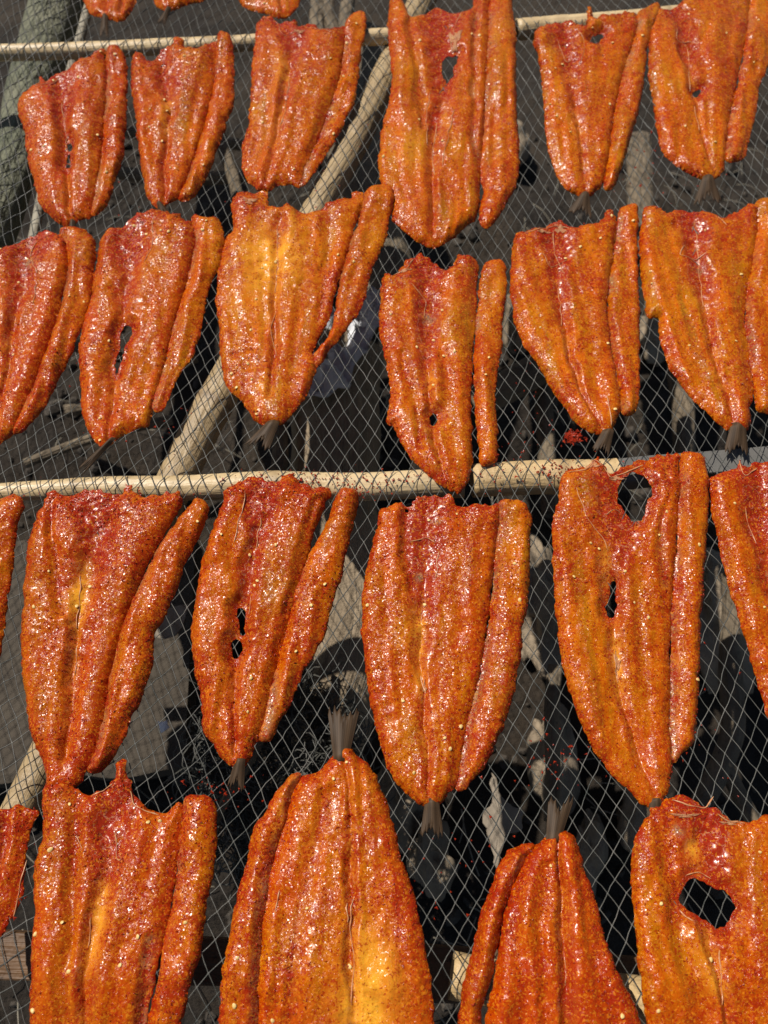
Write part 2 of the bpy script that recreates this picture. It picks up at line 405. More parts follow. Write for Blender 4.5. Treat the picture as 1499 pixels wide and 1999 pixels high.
G2 = 'grey wood standing under the rack'
pole('tree_trunk', [(665, 690), (660, 930), (690, 1200), (640, 1450), (560, 1700)], [92, 88, 80, 75, 60], [-.24, -.25, -.29, -.36, -.42], M_LIT_TRUNK, 'broad grey trunk lying on the ground below the middle of the rack', 'tree trunk', None, 0, 30, .006)
for i, (pts, r, z, lb) in enumerate([
    ([(600, -90), (628, 110), (636, 190)], 15, -.2, 'leftmost of three upright grey sticks at the top middle'),
    ([(640, -90), (645, 20), (650, 190)], 13, -.2, 'middle one of three upright grey sticks at the top middle'),
    ([(680, -90), (676, 30), (672, 190)], 14, -.2, 'rightmost of three upright grey sticks at the top middle'),
    ([(705, 100), (700, 300), (770, 620)], 60, -.33, 'wide weathered grey timber below the slanting bamboo'),
    ([(1250, 280), (1245, 400), (1240, 520)], 26, -.3, 'grey post under the gap between the two upper right fish'),
    ([(1335, 690), (1330, 800), (1325, 1000)], 22, -.3, 'grey post under the net just above the metal bar'),
    ([(1060, 690), (1068, 800), (1070, 1000)], 18, -.3, 'narrow grey post under the net above the speckled bamboo'),
    ([(920, 800), (1030, 740), (1100, 690)], 32, -.26, 'short grey timber slanting below the middle right of the rack'),
    ([(540, 800), (545, 900), (530, 1020)], 16, -.2, 'grey stick under the net beside the slanting bamboo foot'),
    ([(430, 260), (450, 330), (470, 420)], 12, -.2, 'thin dark grey stick in the gap left of the upper middle fish'),
    ([(-40, 640), (90, 668), (230, 700)], 12, -.26, 'dim brown branch under the net between the two left second row fish'),
    ([(120, 800), (230, 770), (380, 700)], 13, -.28, 'dim brown branch left of the slanting bamboo pole'),
    ([(60, 905), (200, 850), (330, 815)], 10, -.24, 'low brown branch just above the long bamboo pole at left'),
    ([(190, 245), (330, 268), (500, 290)], 11, -.28, 'thin brown branch under the net behind the second small top row fish'),
    ([(170, 330), (330, 352), (520, 340)], 13, -.30, 'brown branch under the tails of the small top row fish'),
    ([(430, 1600), (520, 1400), (600, 1260)], 9, -.22, 'thin brown branch stuck in the tangled netting heap'),
    ([(1090, 1300), (1085, 1450), (1075, 1600)], 15, -.27, 'crumbling brown branch above the lower reversed tail'),
    ([(1430, 1120), (1420, 1420), (1345, 1600)], 22, -.3, 'forked grey branch, its long arm, at the lower right'),
    ([(1405, 1480), (1460, 1590), (1500, 1680)], 16, -.3, 'forked grey branch, its short arm, at the lower right')]):
    pole('branch' if 'branch' in lb else ('timber' if 'timber' in lb else ('post' if 'post' in lb else 'stick')),
         pts, r, z, M_GREYW, lb, 'branch' if 'branch' in lb else ('timber' if 'timber' in lb else ('post' if 'post' in lb else 'stick')), None, 0, 14, .004)

# ------------------------------------------------------------------ rubble, plastic, leaves, tangle
def blob(name, c, r, mat_, parent=None, sub=2, seed=1, amp=.25, squash=.6):
    import bmesh
    bm = bmesh.new(); bmesh.ops.create_icosphere(bm, subdivisions=sub, radius=1)
    for v in bm.verts:
        p = v.co; k = 1 + amp * float(vnoise(p.x * 1.0 + p.z, p.y + p.z * .5, .7, seed)) + amp * .5 * float(vnoise(p.x, p.y - p.z, .3, seed + 3))
        v.co = Vector((p.x * r[0] * k, p.y * r[1] * k, p.z * r[2] * k))
    me = bpy.data.meshes.new(name); bm.to_mesh(me); bm.free(); me.materials.append(mat_)
    o = bpy.data.objects.new(name, me); o.location = c; link(o, parent); return o

GR = 'lumps of concrete rubble on the ground'
for i, (x, y, rx, ry, lb) in enumerate([
    (790, 1560, 45, 90, 'tall pale concrete lump below the net, left of a splayed tail'),
    (838, 1680, 42, 70, 'pale pitted concrete lump under the tail of the third row middle fish'),
    (1000, 290, 30, 45, 'small grey concrete lump right of the largest upper fish'),
    (1010, 640, 22, 60, 'narrow grey rubble piece between two second row fish'),
    (1280, 650, 40, 60, 'pale rubble piece between the two second row fish at right'),
    (1080, 1480, 40, 95, 'tall crumbly rubble piece above the lower reversed tail'),
    (1245, 1590, 35, 70, 'grey rubble piece left of the bottom right fish'),
    (1050, 1180, 48, 110, 'broad grey rubble piece between the third row fish'),
    (1395, 1200, 55, 120, 'broad grey rubble piece near the right edge'),
    (1150, 1660, 28, 70, 'thin rubble piece right of the lower reversed tail')]):
    z = GZ + .03; q = on_z([(x, y)], z)[0]; s = mpp(x, y, z)
    o = blob('rubble', q, (rx * s, ry * s, .035), M_CONC, seed=i + 2, sub=4, amp=.42); tag(o, lb, 'rubble', GR)
sl = []
bar('lit_earth_patch', (-260, 1290), (372, 1262), 470, -.36, .05, M_LIT_EARTH, 'flat brownish grey block standing in for lit earth at the left under the net', 'lit earth')  # added flat block in place of the sunlit packed earth
# white plastic
def sheet(name, poly, z, material, label, cat, amp=.012, seed=1, th=.0015):
    P = np.array([on_z([p], z)[0] for p in poly]); c = P.mean(0)
    n = 26; V = []; K = 14; ring = catmull(P[:, :2], 10, True)
    # resample the rim
    d = np.r_[0, np.cumsum(np.linalg.norm(np.diff(np.r_[P, P[:1]], axis=0), axis=1))]
    tt = np.linspace(0, d[-1], 60, endpoint=False); PP = np.r_[P, P[:1]]
    rim = np.stack([np.interp(tt, d, PP[:, k]) for k in range(2)], 1)
    rim += .004 * np.stack([vnoise(rim[:, 0], rim[:, 1], .01, seed), vnoise(rim[:, 0], rim[:, 1], .012, seed + 5)], 1)
    for k in range(K + 1):
        f = k / K; V += [(*(c[:2] + (p - c[:2]) * f), 0) for p in rim]
    V = np.array(V); V[:, 2] = z + amp * vnoise(V[:, 0] + V[:, 1] * .4, V[:, 1], .035, seed) + amp * .5 * vnoise(V[:, 0], V[:, 1] + V[:, 0], .012, seed + 1)
    m = 60; F = [[k * m + j, (k + 1) * m + j, (k + 1) * m + (j + 1) % m, k * m + (j + 1) % m] for k in range(K) for j in range(m)]
    V2 = V.copy(); V2[:, 2] -= th; nV = len(V)
    F += [[nV + a for a in f[::-1]] for f in F] + [[K * m + j, nV + K * m + j, nV + K * m + (j + 1) % m, K * m + (j + 1) % m] for j in range(m)]
    return tag(mesh_np(name, np.r_[V, V2], F, material, origin=c), label, cat)
sheet('plastic_bag', [(770, 560), (742, 640), (700, 700), (670, 760), (600, 785), (575, 745), (600, 650), (640, 610), (700, 590)], -.165, M_CLOTH, 'crumpled bluish white plastic bag seen through the net in the middle', 'plastic bag', .02, 3)
M_SUN_PATCH = simple('pale_sun_patch', (.34, .28, .21), .8, (60, .002), (20, (.26, .21, .155)))  # pale colour standing in for sun falling between the fish
sheet('sun_patch', [(372, 1180), (360, 1225), (330, 1248), (300, 1240), (298, 1195), (318, 1188)], -.30, M_SUN_PATCH, 'pale beige patch of painted sunlight below the net beside a third row fish', 'light patch', .004, 5)  # added pale sheet in the shape of a sunlit patch of ground
sheet('sun_patch', [(962, 1505), (985, 1565), (1022, 1590), (1018, 1615), (985, 1640), (972, 1700), (955, 1640), (942, 1600), (955, 1560)], -.34, M_SUN_PATCH, 'pale beige kite shaped patch of painted sunlight below the net between two tails', 'light patch', .004, 8)  # sunlight through the gap between fish, built as a pale sheet
sheet('paper_scrap', [(308, 1410), (328, 1408), (332, 1424), (316, 1430)], -.33, M_CLOTH, 'tiny white crumpled paper below the net at lower left', 'paper', .004, 9)

def ground_litter():
    V = []; F = []; base = 0
    ico = np.array([(0,0,1),(.9,0,.4),(.28,.85,.4),(-.72,.53,.4),(-.72,-.53,.4),(.28,-.85,.4),(.72,.53,-.4),(-.28,.85,-.4),(-.9,0,-.4),(-.28,-.85,-.4),(.72,-.53,-.4),(0,0,-1)])
    f = [(0,1,2),(0,2,3),(0,3,4),(0,4,5),(0,5,1),(1,6,2),(2,7,3),(3,8,4),(4,9,5),(5,10,1),(6,7,2),(7,8,3),(8,9,4),(9,10,5),(10,6,1),(11,7,6),(11,8,7),(11,9,8),(11,10,9),(11,6,10)]
    f = np.array(f)
    for k in range(1500):
        x = rng.uniform(-.9, .9); y = rng.uniform(-.3, 1.4); r = rng.uniform(.003, .011) * (1 if rng.random() < .93 else 2)
        z = GZ + .018 * vnoise(x, y, .22, 1) + .009 * vnoise(x, y, .07, 2)
        p = ico * (1 + .3 * rng.uniform(-1, 1, (12, 1))) * r * rng.uniform(.5, 1.2, 3); a = rng.uniform(0, 6.28); c, s = math.cos(a), math.sin(a)
        p = p @ np.array([[c, s, 0], [-s, c, 0], [0, 0, 1]]) + (x, y, z + r * .2)
        V.append(p); F.append(f + base); base += 12
    tag(mesh_np('gravel', np.concatenate(V), np.concatenate(F), M_STONE, smooth=False), 'small grey stones and crumbs strewn on the soil below the rack', 'gravel', None, 'stuff')
    paths = []; rad = []
    for k in range(350):
        x = rng.uniform(-.8, .8); y = rng.uniform(-.3, 1.3); L = rng.uniform(.02, .09); a = rng.uniform(0, 6.28)
        t = np.linspace(0, 1, 5); bend = rng.uniform(-.02, .02)
        p = np.stack([x + L * t * math.cos(a) - bend * t * t * math.sin(a), y + L * t * math.sin(a) + bend * t * t * math.cos(a), GZ + .02 + .012 * np.sin(t * 3) + .01 * rng.random()], 1)
        paths.append(p); rad.append(.0009)
    V, F = tubes(paths, rad, 3)
    tag(mesh_np('dry_grass', V, F, M_STICK), 'dry straw and grass bits scattered over the soil', 'dry grass', None, 'stuff')
ground_litter()

def tangle():
    paths = []; P0 = []
    poly = [(440, 1330), (620, 1300), (720, 1440), (660, 1700), (480, 1740), (390, 1560), (400, 1420)]
    cen = np.array([540, 1520.])
    z0 = -.27
    for k in range(900):
        a = rng.uniform(0, 6.28); r = math.sqrt(rng.random())
        c = cen + np.array([165 * r * math.cos(a), 225 * r * math.sin(a)])
        q = on_z([tuple(c)], z0 + .05 * (1 - r) + rng.uniform(-.04, .01))[0]
        n = 12; ph = rng.uniform(0, 6.28); rr = rng.uniform(.006, .02); tw = rng.uniform(2, 8)
        t = np.linspace(0, 1, n); dr = rng.normal(0, .02, 3) * (1, 1, .3)
        p = q + dr * t[:, None] + np.stack([rr * np.cos(ph + tw * t), rr * np.sin(ph + tw * t), rr * .5 * np.sin(ph * 2 + 5 * t)], 1)
        paths.append(p)
    V, F = tubes(paths, [.0009] * len(paths), 3)
    o = mesh_np('crumpled_netting', V, F, M_NET, origin=on_z([(540, 1520)], z0)[0]); tag(o, 'tangled heap of old grey green netting under the lower left net', 'netting')
tangle()

# ------------------------------------------------------------------ the net
def net():
    ys = np.linspace(-.5, 1.9, 400)
    # lattice: row j has height Yj, knots at X(i, j); cell width narrows away from the viewer
    Ys = [0.0]; Yg = lambda q: float(np.interp(q, [0., .25, .47, .85], [.0114, .0118, .0130, .0155]))
    while Ys[-1] < 1.55: Ys.append(Ys[-1] + Yg(Ys[-1]))
    Ys = [-.0114 * k for k in range(30, 0, -1)] + Ys; Y = np.array(Ys); j = np.arange(len(Y)) - 30
    wd = np.interp(Y, [-.1, .1, .35, .75, 1.3], [.0168, .0160, .0152, .0146, .0142])
    nI = 64; I = np.arange(-nI, nI + 1)
    X = (I[None] + .5 * (j[:, None] % 2)) * wd[:, None] ; YY = np.repeat(Y[:, None], len(I), 1)
    cx = .02 + 0 * YY
    def warp(X, YY):
        t = np.clip(-(X + .02) / .30, 0, 1.6)
        sh = .5 * .15 * t * t * 1.25 * np.clip(1.2 - .0 * YY, 0, 1)
        x = X + .006 * vnoise(X, YY, .13, 5) + .0022 * vnoise(X, YY, .035, 6) + .0009 * vnoise(X, YY, .011, 16)
        y = YY - .12 + sh + .007 * vnoise(X, YY, .16, 7) + .0022 * vnoise(X, YY, .04, 8) + .0009 * vnoise(X, YY, .011, 18)
        return x, y
    x, y = warp(X, YY)
    z = netz(x, y) + .0003 + .0012 * vnoise(x, y, .03, 9)
    P = np.stack([x, y, z], -1)
    paths = []
    nj = len(j); ni = len(I)
    for sgn in (1, -1):
        starts = [(0, i) for i in range(ni)] + [(jj, 0 if sgn == 1 else ni - 1) for jj in range(1, nj)]
        for (jj, i) in starts:
            pts = []
            while 0 <= jj < nj and 0 <= i < ni:
                pts.append(P[jj, i])
                # next row: offset parity decides the neighbour
                odd = j[jj] % 2
                i = i + (odd if sgn == 1 else odd - 1); jj += 1
            if len(pts) > 4:
                p = np.array(pts)
                m = (p[:-1] + p[1:]) / 2; m[:, :2] += rng.normal(0, .00035, (len(m), 2)); m[:, 2] += rng.normal(0, .0006, len(m))
                q = np.empty((len(p) * 2 - 1, 3)); q[::2] = p; q[1::2] = m
                paths.append(q)
    V, F = tubes(paths, [np.full(len(p), .00046) for p in paths], 4)
    # knots
    ok = np.array([(1,0,0),(-1,0,0),(0,1,0),(0,-1,0),(0,0,1),(0,0,-1)]) * .00105
    fk = np.array([(0,2,4),(2,1,4),(1,3,4),(3,0,4)])
    KP = P.reshape(-1, 3); VK = (KP[:, None] + ok[None]).reshape(-1, 3); FK = (np.arange(len(KP))[:, None, None] * 6 + fk[None]).reshape(-1, 3)
    o = mesh_np('net', np.r_[V], F, M_NET); tag(o, 'grey diamond mesh fishing net stretched over bamboo poles under all the fish', 'net')
    mesh_np('knot', VK, FK, M_NET, o)['kind'] = 'stuff'
net()

# ------------------------------------------------------------------ fish
def seg_dist(Q, A, B):
    """distance of points Q to the segments A-B; returns distance, nearest point"""
    best = np.full(len(Q), 1e9); near = np.zeros_like(Q); par = np.zeros(len(Q))
    AB = B - A; L2 = (AB ** 2).sum(1) + 1e-15
    for s in range(0, len(Q), 4000):
        q = Q[s:s + 4000]
        t = np.clip(((q[:, None] - A[None]) * AB[None]).sum(2) / L2[None], 0, 1)
        p = A[None] + AB[None] * t[..., None]; d = ((q[:, None] - p) ** 2).sum(2)
        k = d.argmin(1); r = np.arange(len(q))
        best[s:s + 4000] = np.sqrt(d[r, k]); near[s:s + 4000] = p[r, k]; par[s:s + 4000] = (k + t[r, k]) / len(A)
    return best, near, par
def inside(Q, poly):
    c = np.zeros(len(Q), bool); A = poly; B = np.roll(poly, -1, 0)
    for (x1, y1), (x2, y2) in zip(A, B):
        if y1 == y2: continue
        m = ((y1 > Q[:, 1]) != (y2 > Q[:, 1])) & (Q[:, 0] < (x2 - x1) * (Q[:, 1] - y1) / (y2 - y1) + x1)
        c ^= m
    return c
def ragged(poly, seed, amp=.0012, grow=0.0, hp=None, ax=None):
    P = catmull(poly, .0022, True)
    d = np.roll(P, -1, 0) - np.roll(P, 1, 0); nrm = np.stack([d[:, 1], -d[:, 0]], 1); nrm /= np.linalg.norm(nrm, axis=1, keepdims=True) + 1e-12
    k = amp * (vnoise(P[:, 0], P[:, 1], .012, seed) + .9 * vnoise(P[:, 0], P[:, 1], .0035, seed + 9))
    if hp is not None:
        v = (P - hp) @ ax; k = k * (1 + 2.2 * np.clip(1 - (v - v.min()) / .035, 0, 1))
    area = np.sum(P[:, 0] * np.roll(P[:, 1], -1) - np.roll(P[:, 0], -1) * P[:, 1])
    return P + nrm * (k + grow * (1 if area > 0 else -1))[:, None]
def prof(x):
    x = np.clip(x, 0, 1); return (1 - (1 - x) ** 2) ** .72

def piece(root, name, spec, poly_px, seed, holes=(), spine=None, grooves=(), T=.008, R=.014, red=.3, golds=(), memb=1.0, lift=0.0, stains=(), grow=0.0, near_poly=None):
    hp = np.array(on_net([spec['head']])[0, :2]); tp = np.array(on_net([spec['tail']])[0, :2])
    ax = tp - hp; L = np.linalg.norm(ax); ax /= L; sx = np.array([ax[1], -ax[0]])
    poly = ragged(on_net(poly_px)[:, :2], seed, .0012, grow, hp if memb > 0 else None, ax)
    hl = [ragged(on_net(h)[:, :2], seed + 20 + i, .0018) for i, h in enumerate(holes)]
    cpx = np.mean(poly_px, 0); gs = 2.7 * mpp(cpx[0], cpx[1]); gs = min(gs, .00175)
    U = (poly - hp) @ sx; Vv = (poly - hp) @ ax
    us = np.arange(U.min() - gs * 1.5, U.max() + gs * 2.5, gs); vs = np.arange(Vv.min() - gs * 1.5, Vv.max() + gs * 2.5, gs)
    gu, gv = np.meshgrid(us, vs); Q = hp + gu.reshape(-1, 1) * sx + gv.reshape(-1, 1) * ax
    A = [poly] + hl; SA = np.concatenate(A); SB = np.concatenate([np.roll(a, -1, 0) for a in A])
    ins = inside(Q, poly)
    for h in hl: ins &= ~inside(Q, h)
    d, near, _ = seg_dist(Q, SA, SB)
    nv, nu = gu.shape; ii = np.arange(nv - 1)[:, None] * nu + np.arange(nu - 1)[None]
    F = np.stack([ii, ii + nu, ii + nu + 1, ii + 1], -1).reshape(-1, 4)
    F = F[ins[F].sum(1) >= 1]
    used = np.unique(F); remap = -np.ones(len(Q), int); remap[used] = np.arange(len(used)); F = remap[F]
    Q = Q[used]; d = d[used]; near = near[used]; ins = ins[used]
    out = ~ins
    Q[out] = near[out]; d = np.where(out, 0, d)
    snap = ins & (d < gs * .25); Q[snap] = near[snap]; d[snap] = 0
    u = (Q - hp) @ sx; v = (Q - hp) @ ax; t = np.clip(v / L, 0, 1)
    x, y = Q[:, 0], Q[:, 1]
    h = prof(d / R)
    Qw = Q + .0030 * np.stack([vnoise(x, y, .028, seed + 41), vnoise(x, y, .028, seed + 42)], 1) + .0009 * np.stack([vnoise(x, y, .007, seed + 43), vnoise(x, y, .007, seed + 44)], 1)
    chili = .42 + .5 * np.exp(-d / .004) + .6 * np.exp(-np.clip(v - Vv.min(), 0, 9) / (.09 * L)) * (memb > 0)
    mb = np.zeros(len(Q)); skin = np.zeros(len(Q)); gold = np.zeros(len(Q))
    if spine is not None:
        S = on_net(spine)[:, :2]; S = catmull(S, .006, False)
        ds, _, ps = seg_dist(Qw, S[:-1], S[1:])
        wdt = np.interp(t, [0, .2, .5, .8, 1], [.027, .021, .010, .006, .005]) * spec.get('valley', 1.0) * L / .28
        wdt = np.maximum(wdt, .0075) * (1 + .35 * vnoise(x, y, .03, seed + 31))
        g = np.clip(ds / wdt, 0, 1); g = g * g * (3 - 2 * g)
        floor = np.interp(t, [0, .25, .55, .9, 1], [.14, .20, .42, .66, .85]); floor = np.maximum(floor, .5 * (1 - min(spec.get('valley', 1), 1)) * 1.4)
        h = h * (floor + (1 - floor) * g)
        inn = np.clip(1 - ds / wdt, 0, 1)
        h *= 1 - .5 * np.exp(-(ds / .0013) ** 2) * np.clip((t - .3) * 5, 0, 1) * np.clip(vnoise(x, y, .03, seed + 71) + .8, 0, 1)
        mb = np.clip(inn * 2.2 * (.75 + .6 * vnoise(x, y, .018, seed + 33)), 0, 1) * np.clip(np.interp(t, [0, .3, .55, 1], [1, .9, .45, .1]), 0, 1) * memb
        chili += inn * .45 * np.clip(vnoise(x, y, .012, seed) + .5, 0, 1)
        gold += .8 * np.exp(-(ds / .005) ** 2) * np.interp(t, [0, .2, .35, .7, .9], [0, .2, .9, .6, .2]) * np.clip(vnoise(x, y, .02, seed + 2) + .6, 0, 1)
        # dark red jelly beside the backbone
        h += np.clip(inn * 2, 0, 1) * (.15 * vnoise(x, y, .010, seed + 4) + .09 * vnoise(x, y, .0045, seed + 5)) * np.interp(t, [0, .5, .8], [1, .8, .2])
    for gr in grooves:
        G = catmull(on_net(gr[0])[:, :2], .006, False); dg, _, pg = seg_dist(Qw, G[:-1], G[1:])
        wg, dep = gr[1] / 1000., gr[2]
        wg = wg * 1.9 * (1 + .4 * vnoise(x, y, .03, seed + 35)); q_ = np.clip(dg / wg, 0, 1); h = h * (1 - dep * (1 - q_ * q_ * (3 - 2 * q_)))
        if len(gr) > 3: skin = np.maximum(skin, gr[3] * np.exp(-(dg / .004) ** 2) * np.clip(vnoise(x, y, .02, seed + 3) * 1.2 + .35, 0, 1))
        chili += .35 * np.exp(-(dg / .003) ** 2)
    for (gx, gy, rx, ry, s) in golds:
        c = on_net([(gx, gy)])[0, :2]; k = mpp(gx, gy); e = np.exp(-(((x - c[0]) / (rx * k)) ** 2 + ((y - c[1]) / (ry * k)) ** 2))
        gold += s * e * (.75 + .4 * vnoise(x, y, .008, seed)); mb *= (1 - .8 * e * min(s, 1)); chili -= .5 * e * s
    for (gx, gy, r) in stains:
        c = on_net([(gx, gy)])[0, :2]; k = mpp(gx, gy); e = np.exp(-((x - c[0]) ** 2 + (y - c[1]) ** 2) / (r * k) ** 2); skin = np.maximum(skin, e)
    # muscle relief: chevron fibres + lumps
    fib = np.sin((v - .55 * np.abs(u)) / .0034 + 3.2 * vnoise(x, y, .05, seed + 6)) * np.clip(vnoise(x, y, .05, seed + 7) + .35, 0, 1)
    uc = (u + .006 * vnoise(v, u * .3, .06, seed + 81)) / (1.08 - .55 * t); lng = vnoise(uc, v * .13, .0095, seed + 8); lng2 = vnoise(uc, v * .12, .021, seed + 18)
    if near_poly is not None:
        dn, _, _ = seg_dist(Q, near_poly, np.roll(near_poly, -1, 0)); skin = np.maximum(skin, .75 * np.exp(-(dn / .0045) ** 2) * np.clip(vnoise(x, y, .028, seed + 3) * 1.3 + .45, 0, 1)); h *= 1 - .25 * np.exp(-(dn / .004) ** 2)
    if memb == 0: h = h * (1 + .22 * vnoise(u, v * .12, .008, seed + 51) + .16 * vnoise(x, y, .022, seed + 52))
    if hl:
        HA = np.concatenate(hl); HB = np.concatenate([np.roll(a, -1, 0) for a in hl]); dh, _, _ = seg_dist(Q, HA, HB)
        q_ = np.clip(dh / .012, 0, 1); h = h * (.38 + .62 * q_ * q_ * (3 - 2 * q_)); chili += .5 * np.exp(-(dh / .004) ** 2); mb = np.maximum(mb, .6 * np.exp(-(dh / .009) ** 2))
    if memb > 0:
        q_ = np.clip((v - v.min()) / (.11 * L), 0, 1); h = h * (.45 + .55 * q_ * q_ * (3 - 2 * q_))
    z = .9 * T * h
    edge = np.clip(d / .004, 0, 1)
    z += edge * (.0011 * vnoise(x, y, .015, seed + 10) + .0010 * lng + .0021 * lng2 + .00042 * vnoise(x, y, .0052, seed + 11) + .00025 * vnoise(x, y, .0026, seed + 12) + .00008 * fib)
    z = np.maximum(z, .0002)
    zb = netz(x, y) + .0008 + lift + .0012 * vnoise(x, y, .05, seed + 14)
    # ends curl a little
    zb += .003 * np.clip(1 - v / (.12 * L), 0, 1) ** 2 * (1 + vnoise(x, y, .03, seed + 15))
    chili += .5 * np.exp(-np.clip(v - Vv.min(), 0, 9) / (.05 * L)) * (memb > 0) * (vnoise(x, y, .02, seed + 61) + .6)
    chili *= .62 + .6 * (vnoise(x, y, .045, seed + 16) + 1) / 1.2
    chili = np.clip(chili, .03, 1)
    redv = np.clip(red + (.55 * np.clip(inn * 2, 0, 1) * (.4 + .6 * (1 - t)) if spine is not None else 0) + .42 * vnoise(x, y, .05, seed + 17) + .2 * np.exp(-d / .006), 0, 1)
    n = len(Q)
    o3 = np.array(root.location)
    top = np.stack([x, y, zb + z], 1); bot = np.stack([x, y, zb - .0002], 1)
    Vt = np.concatenate([top, bot]) - o3
    Fb = F[:, ::-1] + n
    e = np.concatenate([F[:, [0, 1]], F[:, [1, 2]], F[:, [2, 3]], F[:, [3, 0]]])
    key = np.sort(e, 1); kk = key[:, 0].astype(np.int64) * n + key[:, 1]
    uq, inv, cnt = np.unique(kk, return_inverse=True, return_counts=True)
    be = e[cnt[inv] == 1]
    Fs = np.stack([be[:, 1], be[:, 0], be[:, 0] + n, be[:, 1] + n], 1)
    Fa = np.concatenate([F, Fb, Fs])
    # drop collapsed faces
    att = np.stack([chili, np.clip(mb, 0, 1), np.clip(gold, 0, 1), redv], 1); att = np.r_[att, att]; sk = np.clip(np.r_[skin, skin], 0, 1)
    ob = mesh_np(name, Vt, Fa, M_FISH, root, attrs={'meat': att, 'skin': sk})
    at_ = ob.data.attributes.new('along', 'FLOAT_VECTOR', 'POINT'); a3 = np.stack([uc, v, 0 * u + seed * .37], 1); at_.data.foreach_set('vector', np.r_[a3, a3].astype(np.float32).ravel())
    return dict(poly=poly, top=top, chili=chili, d=d, gs=gs, ob=ob, t=t)

TET = np.array([(1, 0, 0), (-.5, .8, 0), (-.5, -.8, 0), (0, 0, .55)]); TETF = np.array([(0, 1, 3), (1, 2, 3), (2, 0, 3)])
def flakes(root, name, pts, sizes, parent, rel):
    k = len(pts); a = rng.uniform(0, 6.28, k); c, s = np.cos(a), np.sin(a)
    S = sizes[:, None] * rng.uniform(.5, 1.3, (k, 3))
    V = TET[None] * S[:, None]; Vx = V[..., 0] * c[:, None] - V[..., 1] * s[:, None]; Vy = V[..., 0] * s[:, None] + V[..., 1] * c[:, None]
    tx = rng.normal(0, .5, (k, 2)); Vz = V[..., 2] + Vx * tx[:, :1] + Vy * tx[:, 1:]
    V = np.stack([Vx, Vy, Vz], -1) + pts[:, None] - rel
    F = (np.arange(k)[:, None, None] * 4 + TETF[None]).reshape(-1, 3)
    o = mesh_np(name, V.reshape(-1, 3), F, M_FLAKE, parent, smooth=False); o['kind'] = 'stuff'; return o

def seed_mesh():
    import bmesh
    bm = bmesh.new(); bmesh.ops.create_uvsphere(bm, u_segments=10, v_segments=6, radius=1)
    for v in bm.verts: v.co = Vector((v.co.x * .0019 * (1 + .25 * v.co.y), v.co.y * .0015, v.co.z * .0006 + .0002))
    me = bpy.data.meshes.new('chili_seed'); bm.to_mesh(me); bm.free(); me.materials.append(M_SEED)
    for p in me.polygons: p.use_smooth = True
    return me
SEED = seed_mesh()

def tail_fin(root, base, end, splay=.003, ragg=.004):
    A, B = on_net(base, .004); Cc, D = on_net(end, .0015)
    mA, mC = (A + B) / 2, (Cc + D) / 2; ax_ = (mA - mC) / np.linalg.norm(mA - mC); A = mA + (A - mA) * .62 + ax_ * .006; B = mA + (B - mA) * .62 + ax_ * .006; k = .95; Cc = mA + (Cc - mA) * k; D = mA + (D - mA) * k
    nu, nv = 67, 9; V = []; ray = []
    for i in range(nv):
        f = i / (nv - 1)
        for j_ in range(nu):
            g = j_ / (nu - 1)
            f2 = f * (1 + .06 * math.sin(g * 9 + A[0] * 50) * f + .025 * math.sin(g * 41) * f - .16 * f * abs(math.sin(g * 19 + A[0] * 31)) * (f > .8)) * (1 - .16 * math.exp(-((g - .5) / .16) ** 2) * (f > .7))
            p = (A * (1 - g) + B * g) * (1 - f2) + (Cc * (1 - g) + D * g) * f2
            r = .5 + .5 * math.cos(g * math.pi * 2 * 11 + 1.5 * math.sin(g * 9))
            z = .0035 * math.sin(math.pi * g) * (1 - .5 * f) + .00003 * r
            V.append((p[0], p[1], p[2] + z)); ray.append((.35 + .3 * r) * (.55 + .25 * math.sin(g * 17 + A[1] * 90)) + (.15 if i < 2 else 0))
    F = [[i * nu + j_, i * nu + j_ + 1, (i + 1) * nu + j_ + 1, (i + 1) * nu + j_] for i in range(nv - 1) for j_ in range(nu - 1)]
    V = np.array(V); n = len(V); V2 = V - [0, 0, .0005]
    F += [[n + a for a in f[::-1]] for f in F]
    rim = [j_ for j_ in range(nu)] + [i * nu + nu - 1 for i in range(1, nv)] + [(nv - 1) * nu + j_ for j_ in range(nu - 2, -1, -1)] + [i * nu for i in range(nv - 2, 0, -1)]
    F += [[rim[k], n + rim[k], n + rim[(k + 1) % len(rim)], rim[(k + 1) % len(rim)]] for k in range(len(rim))]
    o3 = np.array(root.location)
    return mesh_np('tail_fin', np.r_[V, V2] - o3, F, M_FIN, root, attrs={'ray': np.clip(np.r_[ray, ray], 0, 1)})

def surf_z(pc, P):
    out = []
    for p in P:
        k = ((pc['top'][:, :2] - p[:2]) ** 2).sum(1).argmin(); out.append(pc['top'][k])
    return np.array(out)

def strand(root, pc, line, r=.00055, name='bone', wob=.0015, lift=.0005):
    P = catmull(on_net(line, .004)[:, :2], .004, False)
    P = P + wob * np.stack([vnoise(P[:, 0], P[:, 1], .009, 2), vnoise(P[:, 0], P[:, 1], .009, 4)], 1)
    Q = surf_z(pc, P); z = Q[:, 2]; z = np.convolve(np.r_[z[0], z, z[-1]], [.25, .5, .25], 'valid') + lift
    P3 = np.c_[P, z]; s = np.linspace(0, 1, len(P3))
    R = .5 * r * (1 + .5 * vnoise(s * .2, s * 0, .02, 3)) * np.clip(np.minimum(s, 1 - s) * 8 + .25, 0, 1)
    V, F = tubes([P3 - np.array(root.location)], [R], 6)
    return mesh_np(name, V, F, M_BONE, root)

